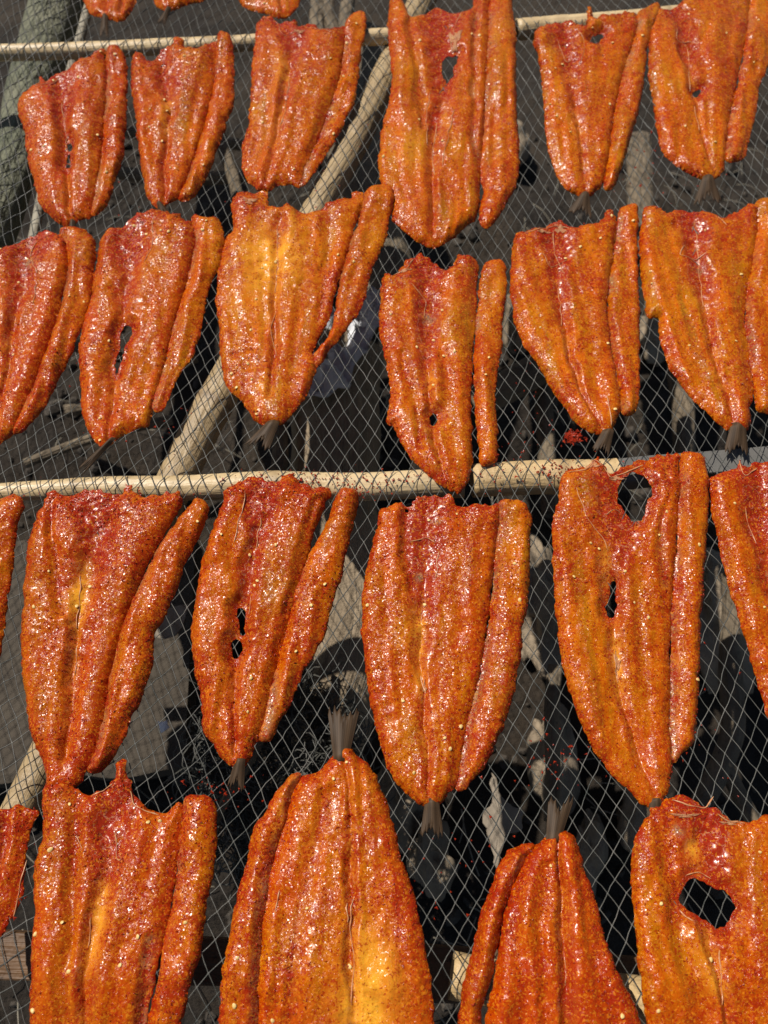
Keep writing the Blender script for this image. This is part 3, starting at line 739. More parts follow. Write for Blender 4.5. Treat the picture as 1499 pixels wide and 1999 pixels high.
def film(root, pc, x, y, rx, ry, k):
    """a scrap of pale membrane lying crumpled on the flesh"""
    m, K = 22, 5; P = []
    for r in range(K + 1):
        for j in range(m):
            a = j / m * 2 * math.pi; e = 1 + .42 * math.sin(a * 3 + k) + .28 * math.sin(a * 7 + k * 2) + .2 * math.sin(a * 11 + k * 3)
            P.append((x + .72 * rx * e * r / K * math.cos(a), y + .72 * ry * e * r / K * math.sin(a)))
    Q = surf_z(pc, on_net(P, .005)); Pn = on_net(P, .005); V = np.c_[Pn[:, :2], Q[:, 2] + .0005]
    V[:, 2] += .0007 * vnoise(V[:, 0], V[:, 1], .003, int(k)) + .0003
    F = [[r * m + j, (r + 1) * m + j, (r + 1) * m + (j + 1) % m, r * m + (j + 1) % m] for r in range(K) for j in range(m)]
    n = len(V); V2 = V - [0, 0, .0003]; F += [[n + a for a in f[::-1]] for f in F]
    F += [[K * m + j, n + K * m + j, n + K * m + (j + 1) % m, K * m + (j + 1) % m] for j in range(m)]
    return mesh_np('membrane', np.r_[V, V2] - np.array(root.location), F, M_FILM, root)
FILMS = {47: [(888, 78, 14, 22)], 97: [(488, 396, 16, 8)], 103: [(790, 532, 15, 5)], 113: [(1094, 448, 12, 10), (1060, 456, 16, 4)],
         157: [(828, 1342, 5, 14)], 163: [(1158, 908, 14, 7), (1205, 932, 16, 5), (1204, 1298, 6, 26)], 223: [(1335, 1592, 34, 5), (1425, 1606, 22, 5)], 35: [(585, 62, 12, 5)]}
GF = 'split fish drying on the net'
ROW34 = {139, 149, 157, 163, 173, 181, 191, 199, 211, 223}
def fish(label, body, head, tail, flap=None, holes=(), spine=None, grooves=(), fin=None, bones=(), golds=(), red=.3, T=.0085, stains=(), seeds=7, seed=1, valley=1.0, grow=.0016, group=GF, nflake=1000):
    c = on_net([tuple(np.mean(body, 0))])[0]
    root = thing('split_fish', (float(c[0]), float(c[1]), float(c[2])), label, 'fish', group)
    spec = dict(head=head, tail=tail, valley=valley)
    if seed in ROW34: red += .18          # the bigger fish carry more chili paste
    pcs = [piece(root, 'body', spec, body, seed, holes, spine, grooves, T, .015, red, golds, 1.0, 0, stains, grow * .4)]
    for i, fl in enumerate(flap or []):
        pcs.append(piece(root, 'belly_flap', spec, fl, seed + 50 + i * 7, (), None, (), T * .84, .0115, red * .8, (), 0.0, .0006, (), grow, pcs[0]['poly']))
    for q, f_ in enumerate(FILMS.get(seed, ())): film(root, pcs[0], *f_, seed + q)
    if fin: tail_fin(root, fin[0], fin[1])
    for bl in bones: strand(root, pcs[0], bl[0], bl[1] / 1000. if len(bl) > 1 else .0006)
    top = np.concatenate([p['top'] for p in pcs]); ch = np.concatenate([p['chili'] for p in pcs]); dd = np.concatenate([p['d'] for p in pcs])
    pr = (ch ** 3) * (dd > .0008); pr /= pr.sum(); k = rng.choice(len(top), nflake, p=pr)
    flakes(root, 'chili_flakes', top[k] + [0, 0, .0002], rng.uniform(.0004, .0015, nflake), root, np.array(root.location))
    ok = np.where(dd > .004)[0]
    for q in rng.choice(ok, seeds, replace=False):
        s_ = bpy.data.objects.new('chili_seed', SEED); s_.location = Vector(top[q] - np.array(root.location)) + Vector((0, 0, .0004))
        s_.rotation_euler = (rng.uniform(-.4, .4), rng.uniform(-.4, .4), rng.uniform(0, 6.28)); k_ = rng.uniform(.7, 1.15); s_.scale = (k_,) * 3
        link(s_, root)
    return root, pcs

# ---- top row, only their tail ends reach into the picture
fish('leftmost of the three fish cut off by the top edge, dark tail hanging down',
     [(150,-180),(200,-200),(270,-190),(285,-90),(275,-20),(262,10),(245,36),(230,42),(205,36),(180,28),(165,5),(150,-60)], (215,-190), (205,38),
     spine=[(215,-180),(212,-60),(208,30)], grooves=[([(250,-180),(248,-40),(238,30)],4,.6,.3)], fin=([(196,34),(214,38)],[(193,76),(212,78)]), seed=301, seeds=3, nflake=250, red=.45)
fish('middle one of the three fish cut off by the top edge',
     [(285,-180),(340,-200),(405,-180),(420,-90),(412,-20),(400,2),(370,10),(345,20),(325,24),(308,16),(298,-5),(285,-70)], (345,-190), (325,22),
     spine=[(345,-180),(335,-60),(326,18)], fin=([(318,22),(334,22)],[(302,50),(320,54)]), seed=311, seeds=2, nflake=200, red=.35)
fish('rightmost of the three fish cut off by the top edge, above a second row fish',
     [(455,-180),(520,-200),(590,-180),(600,-90),(590,-10),(575,20),(562,34),(545,36),(520,28),(490,20),(468,4),(452,-60)], (525,-190), (552,34),
     spine=[(525,-180),(540,-60),(552,30)], seed=321, seeds=3, nflake=200, red=.35)
# ---- first full row
fish('small split fish beside the mossy log, with a narrow slit in its middle',
     [(40,190),(60,176),(78,168),(80,153),(90,164),(110,150),(140,137),(158,126),(172,118),(195,105),(206,104),(212,150),(208,230),(200,310),(190,380),(178,424),(165,428),(150,437),(140,445),(120,440),(90,415),(72,380),(58,320),(48,260),(37,220)],
     (130,130), (140,440), flap=[[(212,106),(232,100),(246,125),(247,180),(244,240),(240,300),(226,350),(206,404),(190,418),(180,420),(186,380),(198,310),(206,230),(210,160)]],
     holes=[[(134,272),(139,275),(139,310),(136,334),(132,330),(131,300)]], spine=[(112,150),(125,230),(134,335),(142,430)], fin=([(132,440),(150,440)],[(128,466),(150,466)]),
     bones=[([(78,155),(74,175),(105,165),(118,150)],.7),([(120,200),(130,280)],.7)], seed=11, red=.62, seeds=8, T=.010)
fish('small split fish lying over the upper left bamboo, second from the mossy log',
     [(262,112),(268,103),(278,106),(290,120),(303,118),(320,102),(335,98),(350,82),(362,97),(390,97),(410,90),(420,90),(424,120),(416,180),(404,240),(386,300),(368,350),(352,385),(345,390),(325,400),(315,410),(300,403),(288,385),(280,340),(272,290),(265,220),(258,170),(257,130)],
     (350,90), (315,405), flap=[[(426,88),(431,72),(445,75),(454,95),(456,130),(456,190),(452,215),(440,245),(425,290),(410,330),(385,375),(365,393),(352,390),(364,355),(385,300),(404,235),(418,170),(424,120)]],
     spine=[(318,112),(332,220),(324,300),(318,400)], fin=([(306,404),(324,404)],[(312,424),(338,422)]), bones=[([(345,92),(340,112),(362,105)],.6)], golds=[(332,215,14,60,.6)], seed=23, red=.35, seeds=9, T=.010)
fish('squarish top row fish with rounded lower end, left of the biggest top row fish',
     [(510,45),(530,42),(548,52),(572,47),(582,60),(610,52),(625,62),(655,62),(668,58),(676,75),(668,130),(655,180),(638,230),(620,275),(600,320),(585,364),(570,362),(540,365),(525,375),(505,372),(480,350),(472,315),(475,285),(485,250),(488,220),(490,180),(493,140),(497,90),(500,65)],
     (590,50), (520,372), flap=[[(674,60),(690,38),(708,35),(713,60),(706,90),(701,130),(696,165),(686,210),(671,235),(660,262),(640,292),(620,326),(602,350),(588,364),(584,352),(600,315),(622,270),(642,220),(660,165),(672,110)]],
     spine=[(572,60),(565,130),(555,220),(535,290),(520,365)], bones=[([(545,52),(552,70),(582,62)],.7),([(566,150),(556,230),(545,250)],.8),([(600,52),(625,62),(650,72)],.6)], golds=[(555,140,16,40,.7)], seed=35, red=.3, seeds=8)
fish('biggest top row fish, jagged hole near its centre and a long loose strip',
     [(762,5),(780,-2),(790,15),(800,35),(830,32),(850,18),(880,28),(905,25),(922,15),(930,-30),(952,-40),(955,40),(950,140),(945,240),(940,330),(935,365),(936,400),(925,430),(905,445),(885,465),(860,480),(840,485),(810,470),(785,450),(766,430),(764,400),(745,365),(740,320),(745,260),(758,210),(765,150),(757,60)],
     (860,0), (845,483), flap=[[(958,-40),(985,-40),(1000,30),(1005,100),(1005,200),(1012,290),(1008,350),(990,390),(965,435),(950,447),(940,440),(938,410),(946,380),(938,330),(946,240),(950,140),(955,40)]],
     holes=[[(893,108),(890,125),(884,145),(872,170),(864,185),(860,178),(868,160),(862,132),(872,112),(884,112)]],
     spine=[(860,20),(868,100),(862,190),(848,300),(848,470)], grooves=[([(798,40),(815,140),(825,260)],5,.45),([(930,0),(925,180),(930,330)],5,.5,.6),],
     bones=[([(905,20),(885,60),(880,100)],.8),([(852,240),(846,300),(848,345)],1.0),([(885,220),(870,290),(862,330)],.9),([(840,180),(832,240),(835,290)],.7),([(986,130),(992,190),(998,220)],.6)], golds=[(868,240,10,30,.7),(800,300,30,70,.3)], seed=47, red=.3, seeds=8, T=.0095, valley=1.15, nflake=1000)
fish('small top row fish with a dark hole at its upper end and grey tail',
     [(1043,70),(1050,58),(1065,54),(1090,50),(1110,47),(1130,54),(1144,55),(1149,22),(1157,46),(1180,38),(1210,30),(1238,32),(1245,60),(1225,120),(1208,180),(1195,250),(1186,320),(1176,360),(1165,372),(1150,385),(1135,385),(1105,372),(1090,350),(1075,310),(1065,260),(1062,220),(1058,160),(1050,110),(1042,90)],
     (1150,45), (1138,383), flap=[[(1244,32),(1260,22),(1278,15),(1285,25),(1272,60),(1260,100),(1255,150),(1245,210),(1232,260),(1220,300),(1205,340),(1195,368),(1184,372),(1180,355),(1188,300),(1196,240),(1208,180),(1224,120),(1240,70)]],
     holes=[[(1150,80),(1158,72),(1170,68),(1177,72),(1170,84),(1156,87)]], spine=[(1100,60),(1112,160),(1124,240),(1140,375)], fin=([(1128,384),(1152,386)],[(1102,418),(1156,428)]),
     bones=[([(1090,80),(1105,120),(1115,115)],.7),([(1120,60),(1140,90),(1130,130)],.5)], seed=59, red=.15, seeds=9)
fish('fish in the top right corner, its tail spread above a second row fish',
     [(1268,30),(1280,22),(1300,25),(1320,15),(1345,0),(1400,-10),(1436,-12),(1458,-20),(1462,30),(1448,110),(1434,180),(1420,250),(1416,300),(1412,322),(1410,335),(1395,350),(1385,353),(1365,348),(1330,330),(1305,310),(1290,290),(1283,260),(1275,200),(1265,150),(1268,100),(1262,60)],
     (1360,0), (1387,352), flap=[[(1462,-20),(1480,-30),(1502,-20),(1506,60),(1496,130),(1482,160),(1476,200),(1466,250),(1456,290),(1446,312),(1428,318),(1416,314),(1418,280),(1428,220),(1444,150),(1456,80)]],
     holes=[[(1350,186),(1358,180),(1366,179),(1362,189),(1355,192)]], spine=[(1325,30),(1342,110),(1356,210),(1390,345)], fin=([(1366,352),(1398,352)],[(1352,402),(1412,398)]),
     bones=[([(1318,62),(1322,82),(1348,82)],.8),([(1342,90),(1344,140),(1345,180)],.8),([(1352,210),(1362,260)],.9)], seed=61, red=.2, seeds=8)
# ---- second row
fish('fish cut by the left edge in the second row',
     [(-70,500),(0,490),(20,482),(38,480),(58,467),(85,457),(100,463),(115,466),(122,462),(136,480),(132,540),(118,600),(100,660),(82,720),(60,780),(40,830),(25,850),(10,860),(-5,872),(-60,880),(-120,700),(-110,520)],
     (60,460), (0,868), flap=[[(120,462),(128,452),(146,450),(170,455),(184,480),(183,530),(176,580),(166,620),(155,650),(140,690),(125,720),(100,770),(80,805),(55,835),(30,848),(36,828),(62,775),(84,715),(106,650),(124,585),(134,520)]],
     spine=[(55,480),(45,580),(22,700),(0,860)], bones=[([(70,470),(60,500),(75,540)],.9),([(75,560),(68,600)],.7)], stains=[(55,520,16)], seed=71, red=.55, seeds=9, T=.011)
fish('second row fish with a long dark slit and a thin brown pointed tail',
     [(195,480),(205,460),(220,450),(240,450),(250,442),(270,427),(290,417),(330,420),(362,431),(378,440),(385,470),(376,520),(362,570),(345,620),(330,680),(315,740),(300,800),(290,830),(275,835),(255,845),(240,850),(225,862),(205,872),(190,865),(172,840),(162,810),(160,770),(158,720),(155,680),(160,650),(165,620),(178,590),(185,540),(192,510)],
     (300,420), (212,868), flap=[[(376,440),(382,424),(396,430),(420,430),(433,450),(436,480),(430,520),(413,550),(401,590),(391,640),(376,690),(351,730),(336,760),(321,795),(304,805),(300,790),(318,730),(335,660),(352,600),(370,540),(382,480)]],
     holes=[[(244,640),(257,640),(255,655),(247,680),(237,710),(231,736),(226,732),(227,702),(236,672)]], spine=[(268,440),(252,540),(243,640),(228,740),(215,860)], fin=([(198,868),(224,862)],[(144,920),(158,930)]),
     bones=[([(300,430),(300,480),(285,520)],.6)], seed=83, red=.45, seeds=10, T=.0095, nflake=1000)
fish('broad second row fish with golden centre, right strip pulling away over a gap',
     [(453,397),(465,381),(490,379),(515,376),(525,390),(526,405),(545,410),(562,402),(577,415),(600,418),(625,412),(640,402),(670,392),(690,380),(702,378),(706,400),(695,440),(680,490),(666,540),(655,580),(645,620),(632,645),(622,660),(612,690),(620,712),(612,745),(600,770),(580,800),(565,820),(545,830),(525,832),(505,830),(490,815),(475,790),(455,770),(440,750),(432,720),(430,680),(428,640),(422,590),(425,530),(432,500),(440,470),(456,445),(454,420)],
     (570,400), (525,832), flap=[[(712,382),(735,369),(755,367),(768,385),(765,410),(752,470),(735,510),(722,540),(715,580),(700,610),(680,640),(660,668),(640,692),(620,720),(606,708),(620,686),(640,658),(652,620),(660,570),(672,520),(686,470),(700,430)]],
     spine=[(545,440),(540,520),(535,640),(530,780)], grooves=[([(640,420),(640,520),(625,650)],6,.4),([(455,700),(500,690)],3,.2)], fin=([(508,832),(548,832)],[(476,868),(524,884)]),
     bones=[([(540,440),(542,520),(538,570)],.7),([(540,610),(530,650),(538,700)],.6),([(600,425),(625,455)],.6)], grow=.0002, golds=[(535,500,60,90,1.0),(500,600,50,60,.35),(530,760,40,60,.3)], seed=97, red=.25, seeds=12, T=.008, valley=.45, nflake=1000)
fish('second row fish with a wide separate strip and a small oval hole low down',
     [(746,545),(755,534),(770,540),(785,527),(800,507),(820,502),(850,517),(870,527),(888,522),(893,508),(905,503),(920,508),(932,530),(930,600),(925,680),(920,760),(922,830),(921,900),(915,935),(895,965),(885,962),(860,950),(830,925),(800,890),(780,860),(770,835),(756,825),(758,790),(760,760),(752,700),(742,660),(738,620),(742,590)],
     (840,510), (890,962), flap=[[(944,518),(955,512),(975,510),(985,520),(988,560),(982,620),(978,680),(968,760),(970,830),(971,895),(960,905),(945,912),(936,905),(932,870),(926,800),(924,720),(929,640),(934,580),(938,540)]],
     holes=[[(843,806),(852,809),(853,822),(849,834),(843,832),(841,818)]], spine=[(830,530),(832,620),(830,720),(842,820),(870,945)], grooves=[([(785,700),(810,790),(825,880)],5,.35)],
     bones=[([(770,540),(795,530),(805,508)],.9),([(800,560),(830,590),(825,620)],.7)], stains=[(838,625,12),(945,560,12),(940,870,10)], golds=[(842,750,10,40,.6)], grow=.0002, seed=103, red=.25, seeds=9, T=.0095, nflake=900)
fish('second row fish above the speckled bamboo, straight narrow strip along its right side',
     [(1003,470),(1008,457),(1025,457),(1050,450),(1075,442),(1090,436),(1110,446),(1140,443),(1165,436),(1175,425),(1190,415),(1200,425),(1203,450),(1196,510),(1188,570),(1185,620),(1195,700),(1208,760),(1208,800),(1195,835),(1185,848),(1165,848),(1140,838),(1115,815),(1090,780),(1065,740),(1040,700),(1020,670),(1008,640),(998,590),(998,530)],
     (1095,440), (1180,846), flap=[[(1206,425),(1216,410),(1232,408),(1240,420),(1241,470),(1243,560),(1245,640),(1245,740),(1240,800),(1228,810),(1215,805),(1211,770),(1200,710),(1191,650),(1189,590),(1196,520),(1203,460)]],
     spine=[(1085,450),(1085,530),(1098,640),(1130,760),(1172,842)], fin=([(1166,848),(1202,850)],[(1150,884),(1188,892)]),
     bones=[([(1025,458),(1060,450),(1085,442),(1110,448)],1.1),([(1080,450),(1085,500),(1100,540)],.8),([(1090,560),(1096,640)],.8),([(1055,500),(1075,525),(1105,510)],.6),([(1180,775),(1192,830)],1.3)], seed=113, red=.1, seeds=8, T=.0095, nflake=900)
fish('second row fish with a blunt ribbed tail pointing at the metal bar',
     [(1250,440),(1260,414),(1280,412),(1300,422),(1330,414),(1370,417),(1410,427),(1430,420),(1450,411),(1468,407),(1478,450),(1468,520),(1456,580),(1453,640),(1463,700),(1468,780),(1462,800),(1462,838),(1440,842),(1415,838),(1390,815),(1360,790),(1335,760),(1310,725),(1295,690),(1287,650),(1285,622),(1264,618),(1258,580),(1252,540),(1248,490)],
     (1360,415), (1438,840), flap=[[(1474,405),(1499,396),(1540,396),(1550,600),(1540,800),(1492,806),(1476,790),(1467,720),(1456,640),(1458,570),(1472,490)]],
     spine=[(1345,425),(1358,520),(1378,640),(1412,780),(1430,838)], fin=([(1418,836),(1463,836)],[(1410,888),(1462,892)]),
     bones=[([(1335,480),(1325,500),(1355,505),(1375,495)],1.0),([(1360,450),(1365,520),(1372,600)],.8),([(1400,425),(1415,445)],.8)], stains=[(1362,530,10)], seed=127, red=.12, seeds=10, T=.0095, nflake=900)
# ---- third row
fish('orange sliver of a fish cut by the left edge below the long bamboo pole',
     [(-160,985),(-60,975),(0,972),(35,975),(50,990),(36,1020),(26,1100),(12,1180),(5,1250),(-30,1400),(-100,1430),(-170,1300)], (-60,975), (-70,1420),
     spine=[(-70,990),(-75,1200),(-70,1400)], seed=131, seeds=2, nflake=250, red=.4)
fish('large third row fish with dark red oily straight upper edge under the long bamboo',
     [(90,970),(100,966),(140,969),(180,962),(215,966),(243,962),(245,946),(257,948),(265,966),(300,971),(335,966),(352,970),(350,990),(336,1015),(308,1062),(284,1112),(264,1162),(245,1222),(226,1290),(213,1350),(204,1420),(190,1480),(170,1506),(158,1530),(130,1545),(100,1538),(88,1500),(68,1450),(55,1400),(47,1330),(42,1240),(50,1150),(55,1070),(75,1010)],
     (220,962), (125,1530), flap=[[(376,985),(386,978),(398,985),(405,1000),(395,1030),(370,1080),(345,1140),(325,1190),(302,1240),(296,1290),(280,1350),(256,1400),(236,1450),(211,1495),(190,1508),(176,1503),(187,1470),(206,1400),(217,1320),(237,1240),(267,1160),(302,1090),(340,1030)]],
     spine=[(195,985),(185,1060),(165,1150),(152,1280),(135,1480)], grooves=[([(105,980),(110,1080),(128,1200)],5,.4)], bones=[([(158,1125),(152,1200),(150,1225)],1.0),([(150,1260),(148,1320)],.9)], golds=[(158,1160,22,70,1.0)], seed=139, red=.5, seeds=7, T=.0105, valley=1.35, nflake=1500)
fish('third row fish with two ragged slits and a long strip down its right side',
     [(445,960),(455,951),(480,946),(496,937),(510,942),(540,946),(560,932),(580,946),(610,956),(640,955),(644,966),(630,1000),(612,1040),(600,1085),(588,1130),(576,1180),(562,1230),(548,1280),(535,1330),(528,1385),(514,1435),(500,1450),(490,1480),(475,1497),(455,1497),(435,1480),(415,1450),(400,1430),(395,1390),(388,1340),(378,1290),(376,1230),(382,1180),(390,1120),(405,1070),(420,1020),(435,985)],
     (545,945), (466,1496), flap=[[(660,968),(670,959),(690,960),(697,975),(690,1010),(680,1060),(665,1120),(650,1160),(640,1210),(625,1250),(605,1290),(590,1310),(575,1350),(550,1400),(530,1440),(514,1447),(509,1438),(518,1400),(532,1340),(552,1262),(572,1185),(592,1120),(618,1065),(645,1010)]],
     holes=[[(464,1190),(474,1194),(480,1215),(478,1238),(470,1240),(464,1220)],[(455,1253),(466,1252),(472,1262),(462,1290),(456,1284)]],
     spine=[(520,955),(505,1060),(478,1180),(462,1290),(458,1480)], grooves=[([(620,975),(590,1080),(560,1200)],4,.3)], fin=([(452,1495),(482,1495)],[(442,1535),(476,1550)]),
     bones=[([(480,960),(470,1010),(458,1065)],.8),([(510,1010),(500,1070)],.9),([(487,1165),(483,1200)],.8)], stains=[(572,1230,8)], seed=149, red=.35, seeds=10, T=.0105, nflake=1400)
fish('large third row fish in the middle with joined strips and small split tail',
     [(745,1000),(765,984),(783,990),(796,1008),(802,990),(806,976),(830,970),(860,973),(880,979),(900,991),(930,991),(960,986),(973,992),(968,1060),(960,1130),(954,1200),(944,1270),(930,1340),(916,1400),(904,1460),(895,1510),(888,1535),(875,1547),(855,1572),(835,1578),(815,1568),(795,1550),(775,1530),(755,1490),(742,1440),(728,1380),(715,1320),(710,1260),(707,1200),(710,1150),(722,1090),(735,1040)],
     (865,975), (840,1576), flap=[[(976,988),(1000,980),(1022,990),(1033,1020),(1030,1090),(1028,1160),(1018,1220),(1010,1290),(1000,1350),(980,1410),(950,1480),(925,1520),(905,1540),(892,1538),(897,1500),(907,1440),(922,1370),(942,1290),(957,1210),(965,1120),(972,1040)]],
     spine=[(835,985),(828,1080),(818,1200),(822,1340),(838,1560)], grooves=[([(798,1010),(790,1080),(800,1150)],5,.5)], fin=([(822,1574),(864,1572)],[(818,1638),(868,1642)]),
     bones=[([(800,1060),(830,1050),(850,1060)],.8),([(855,1075),(852,1130)],.9),([(822,1320),(828,1355)],1.4)], golds=[(815,1230,16,60,.7),(822,1330,10,30,.9)], stains=[(855,1022,7),(818,1130,9)], seed=157, red=.25, seeds=11, T=.0085, valley=1.1, nflake=1500)
fish('long third row fish with a big jagged hole near its top edge',
     [(1098,930),(1110,919),(1140,916),(1156,902),(1165,890),(1174,905),(1192,930),(1215,916),(1240,906),(1255,896),(1264,908),(1275,897),(1300,891),(1322,896),(1326,960),(1320,1050),(1315,1150),(1308,1250),(1305,1350),(1308,1440),(1311,1490),(1305,1520),(1300,1550),(1285,1577),(1265,1577),(1240,1556),(1215,1530),(1185,1500),(1160,1465),(1140,1420),(1120,1370),(1100,1310),(1090,1240),(1082,1160),(1078,1080),(1078,1030),(1090,980)],
     (1210,915), (1276,1575), flap=[[(1329,897),(1345,888),(1365,895),(1375,920),(1378,1000),(1372,1100),(1365,1200),(1362,1300),(1358,1400),(1350,1440),(1330,1470),(1313,1486),(1308,1440),(1306,1350),(1311,1250),(1320,1100),(1327,980)]],
     holes=[[(1212,937),(1235,926),(1262,938),(1274,962),(1260,988),(1252,1014),(1235,1020),(1222,1002),(1206,985),(1204,960)],[(1198,1135),(1203,1150),(1200,1190),(1192,1204),(1183,1192),(1186,1162),(1192,1142)]],
     spine=[(1190,945),(1200,1060),(1194,1150),(1200,1300),(1235,1440),(1275,1570)], grooves=[([(1300,900),(1290,1050),(1300,1200)],4,.3,.3)], fin=([(1262,1574),(1298,1572)],[(1262,1612),(1300,1608)]),
     bones=[([(1108,922),(1140,916),(1160,898),(1176,912),(1192,932),(1225,918),(1256,908)],1.3),([(1122,955),(1145,1010),(1175,1050),(1187,1075)],.8),([(1180,1008),(1195,995),(1212,998)],.7),([(1198,1280),(1206,1330)],1.4)], golds=[(1178,1100,14,60,.8),(1203,1300,10,50,.6)], seed=163, red=.2, seeds=10, T=.0085, nflake=1600)
fish('fish cut by the right edge in the third row',
     [(1385,940),(1400,926),(1430,916),(1440,897),(1450,914),(1475,907),(1499,902),(1600,900),(1640,1100),(1620,1420),(1540,1460),(1499,1395),(1484,1350),(1460,1270),(1435,1190),(1415,1120),(1400,1050),(1388,990)],
     (1480,905), (1560,1450), spine=[(1470,925),(1485,1050),(1510,1200),(1550,1430)], bones=[([(1440,900),(1450,930),(1480,915)],1.1),([(1450,990),(1475,1060)],.8)], seed=173, red=.4, seeds=4, T=.0085, nflake=800)
# ---- fourth row
fish('fish cut by the left edge in the bottom row',
     [(-120,1590),(-60,1572),(0,1576),(25,1581),(45,1576),(75,1586),(62,1620),(50,1680),(45,1740),(20,1800),(0,1830),(-60,1900),(-130,1880)], (-10,1578), (-60,1890),
     spine=[(20,1600),(0,1700),(-60,1860)], bones=[([(50,1680),(35,1740),(20,1790)],.8)], seed=181, red=.65, seeds=4, nflake=500)
fish('large bottom row fish at left with a pointed torn tip on its upper edge',
     [(84,1560),(92,1534),(110,1524),(132,1524),(150,1542),(175,1552),(205,1542),(225,1522),(243,1486),(253,1510),(258,1540),(285,1575),(310,1590),(333,1582),(345,1568),(356,1575),(356,1620),(346,1700),(332,1780),(316,1850),(300,1920),(287,2010),(285,2200),(60,2200),(60,2000),(62,1930),(65,1850),(72,1770),(68,1710),(80,1650),(88,1600)],
     (230,1540), (160,2190), flap=[[(363,1567),(385,1556),(412,1562),(419,1600),(416,1670),(406,1740),(396,1800),(386,1860),(366,1930),(351,2000),(340,2200),(288,2200),(291,2010),(311,1920),(327,1830),(347,1720),(359,1620)]],
     spine=[(235,1570),(220,1690),(190,1830),(165,2000),(160,2190)], grooves=[([(150,1555),(146,1700),(142,1850),(125,2000)],7,.45),([(300,1830),(290,1900),(278,2000)],4,.4,.7)],
     bones=[([(180,1556),(205,1545),(225,1530)],1.0),([(255,1545),(265,1575),(310,1592)],1.0),([(225,1620),(232,1680),(242,1675)],.8),([(178,1790),(170,1850)],.8),([(150,1630),(165,1660)],.7)], golds=[(205,1760,22,60,.8),(185,1850,18,50,.7)], stains=[(302,1915,9)], seed=191, red=.42, seeds=14, T=.0095, valley=1.3, nflake=1700)
fish('widest bottom row fish, tail pointing up, with a shiny pale golden centre',
     [(655,1472),(665,1460),(685,1463),(705,1480),(730,1510),(750,1560),(770,1620),(785,1680),(800,1730),(815,1780),(825,1830),(835,1880),(840,1930),(846,2000),(850,2200),(500,2200),(503,2000),(505,1900),(512,1800),(525,1720),(545,1640),(562,1575),(585,1520),(605,1512),(625,1506),(640,1490)],
     (670,2180), (670,1465), flap=[[(583,1513),(562,1521),(541,1550),(521,1590),(501,1620),(491,1658),(492,1665),(473,1720),(462,1780),(447,1850),(436,1920),(432,1990),(430,2200),(498,2200),(500,2000),(503,1900),(510,1800),(524,1715),(545,1635),(568,1565)]],
     spine=[(690,2180),(688,1990),(686,1850),(690,1720),(680,1600),(670,1480)], grooves=[([(640,1560),(600,1700),(570,1850),(560,2050)],6,.35,.25),([(560,1750),(545,1850),(530,2000)],4,.3),([(740,1600),(765,1720),(790,1900)],7,.25)],
     fin=([(644,1476),(688,1470)],[(636,1366),(706,1372)]), bones=[([(690,1750),(684,1800),(690,1860),(686,1960)],.9),([(680,1760),(678,1800)],1.2),([(547,1740),(538,1780)],1.0)],
     golds=[(725,1900,50,90,1.0),(700,1980,50,60,.8),(600,1650,20,50,.2)], seed=199, red=.3, seeds=13, T=.0095, valley=.5, nflake=1900)
fish('narrow reddish bottom row fish with its brown tail pointing up',
     [(1060,1640),(1075,1626),(1100,1623),(1120,1640),(1135,1680),(1155,1740),(1170,1790),(1185,1850),(1205,1900),(1225,1940),(1247,1985),(1258,2200),(940,2200),(948,2010),(955,1960),(966,1908),(975,1850),(985,1790),(1000,1730),(1022,1680),(1040,1655)],
     (1090,2180), (1085,1625), flap=[[(1040,1650),(1022,1652),(1000,1661),(984,1682),(960,1732),(941,1790),(926,1850),(906,1930),(896,1990),(885,2200),(930,2200),(934,2010),(941,1950),(957,1900),(968,1850),(980,1785),(1000,1725),(1024,1676)]],
     spine=[(1110,2180),(1108,1990),(1102,1880),(1092,1750),(1088,1640)], grooves=[([(1010,1740),(1005,1850),(1010,2000)],6,.45),([(1135,1720),(1160,1850),(1190,2000)],6,.3),([(1060,1700),(1055,1850),(1060,2000)],5,.3)],
     fin=([(1060,1632),(1104,1628)],[(1070,1552),(1124,1552)]), bones=[([(1100,1870),(1104,1920)],.5)], seed=211, red=.75, seeds=7, T=.0115, valley=.4, nflake=1500)
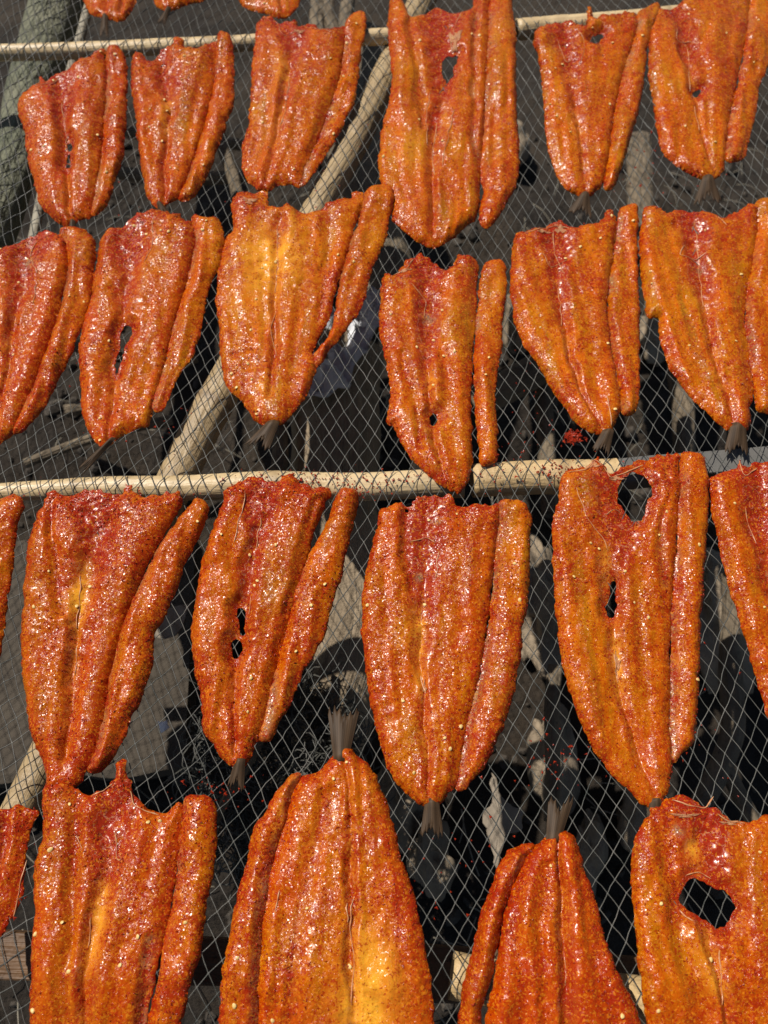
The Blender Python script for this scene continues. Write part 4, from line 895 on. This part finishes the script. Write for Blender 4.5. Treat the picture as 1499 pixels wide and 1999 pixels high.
fish('bottom right fish with a large round hole through its middle',
     [(1240,1640),(1255,1610),(1270,1582),(1290,1571),(1310,1561),(1340,1563),(1365,1576),(1384,1574),(1398,1588),(1430,1603),(1460,1601),(1499,1596),(1620,1600),(1640,2200),(1272,2200),(1262,1990),(1250,1900),(1240,1820),(1232,1740),(1232,1680)],
     (1390,1590), (1430,2190), holes=[[(1335,1732),(1345,1719),(1370,1720),(1393,1734),(1415,1737),(1430,1757),(1428,1787),(1418,1806),(1397,1811),(1372,1797),(1346,1785),(1329,1760)]],
     spine=[(1370,1590),(1372,1750),(1395,1880),(1415,2000),(1430,2190)], grooves=[([(1303,1600),(1308,1750),(1340,1890),(1372,2000)],7,.4)],
     bones=[([(1310,1563),(1345,1572),(1375,1578),(1392,1556)],1.2),([(1398,1588),(1420,1603),(1450,1606)],1.2),([(1330,1775),(1340,1790),(1352,1800)],1.6),([(1402,1850),(1410,1910),(1408,1960)],1.0),([(1340,1710),(1365,1702),(1390,1715)],.9)], golds=[(1350,1660,18,30,.9),(1385,1880,22,60,.6)], stains=[(1318,1622,10)], seed=223, red=.35, seeds=9, T=.0095, valley=1.35, nflake=1600)

# ------------------------------------------------------------------ spilled flakes on net and poles
def spill():
    spots = [(600,938,170,22,170),(840,930,120,18,40),(230,968,160,14,60),(1100,920,90,22,90),(1120,852,18,12,120),(440,1540,80,35,45),(600,480,40,30,10),(1000,900,80,60,40),(110,1700,100,150,40),(1330,1450,160,140,30),(1080,1480,60,70,40),(280,760,150,160,60),(1100,780,140,110,50),(1250,330,160,90,60),(650,250,80,120,40),(350,330,150,100,30),(900,1700,150,160,30),(700,960,60,10,40)]
    pts = []; sz = []
    for (x, y, rx, ry, n) in spots:
        P = np.c_[rng.normal(x, rx / 2, n), rng.normal(y, ry / 2, n)]; q = on_net(P, .0012)
        pts.append(q); sz.append(rng.uniform(.0006, .0020, n) * (1.5 if n == 120 else 1))
    P = np.concatenate(pts); o = flakes(None, 'chili_flakes', P, np.concatenate(sz), None, np.zeros(3))
    tag(o, 'loose red chili flakes caught on the net and the bamboo poles', 'chili flakes', None, 'stuff')
spill()
print('tris', sum(len(o.data.polygons) for o in sc.collection.all_objects if o.type == 'MESH'))
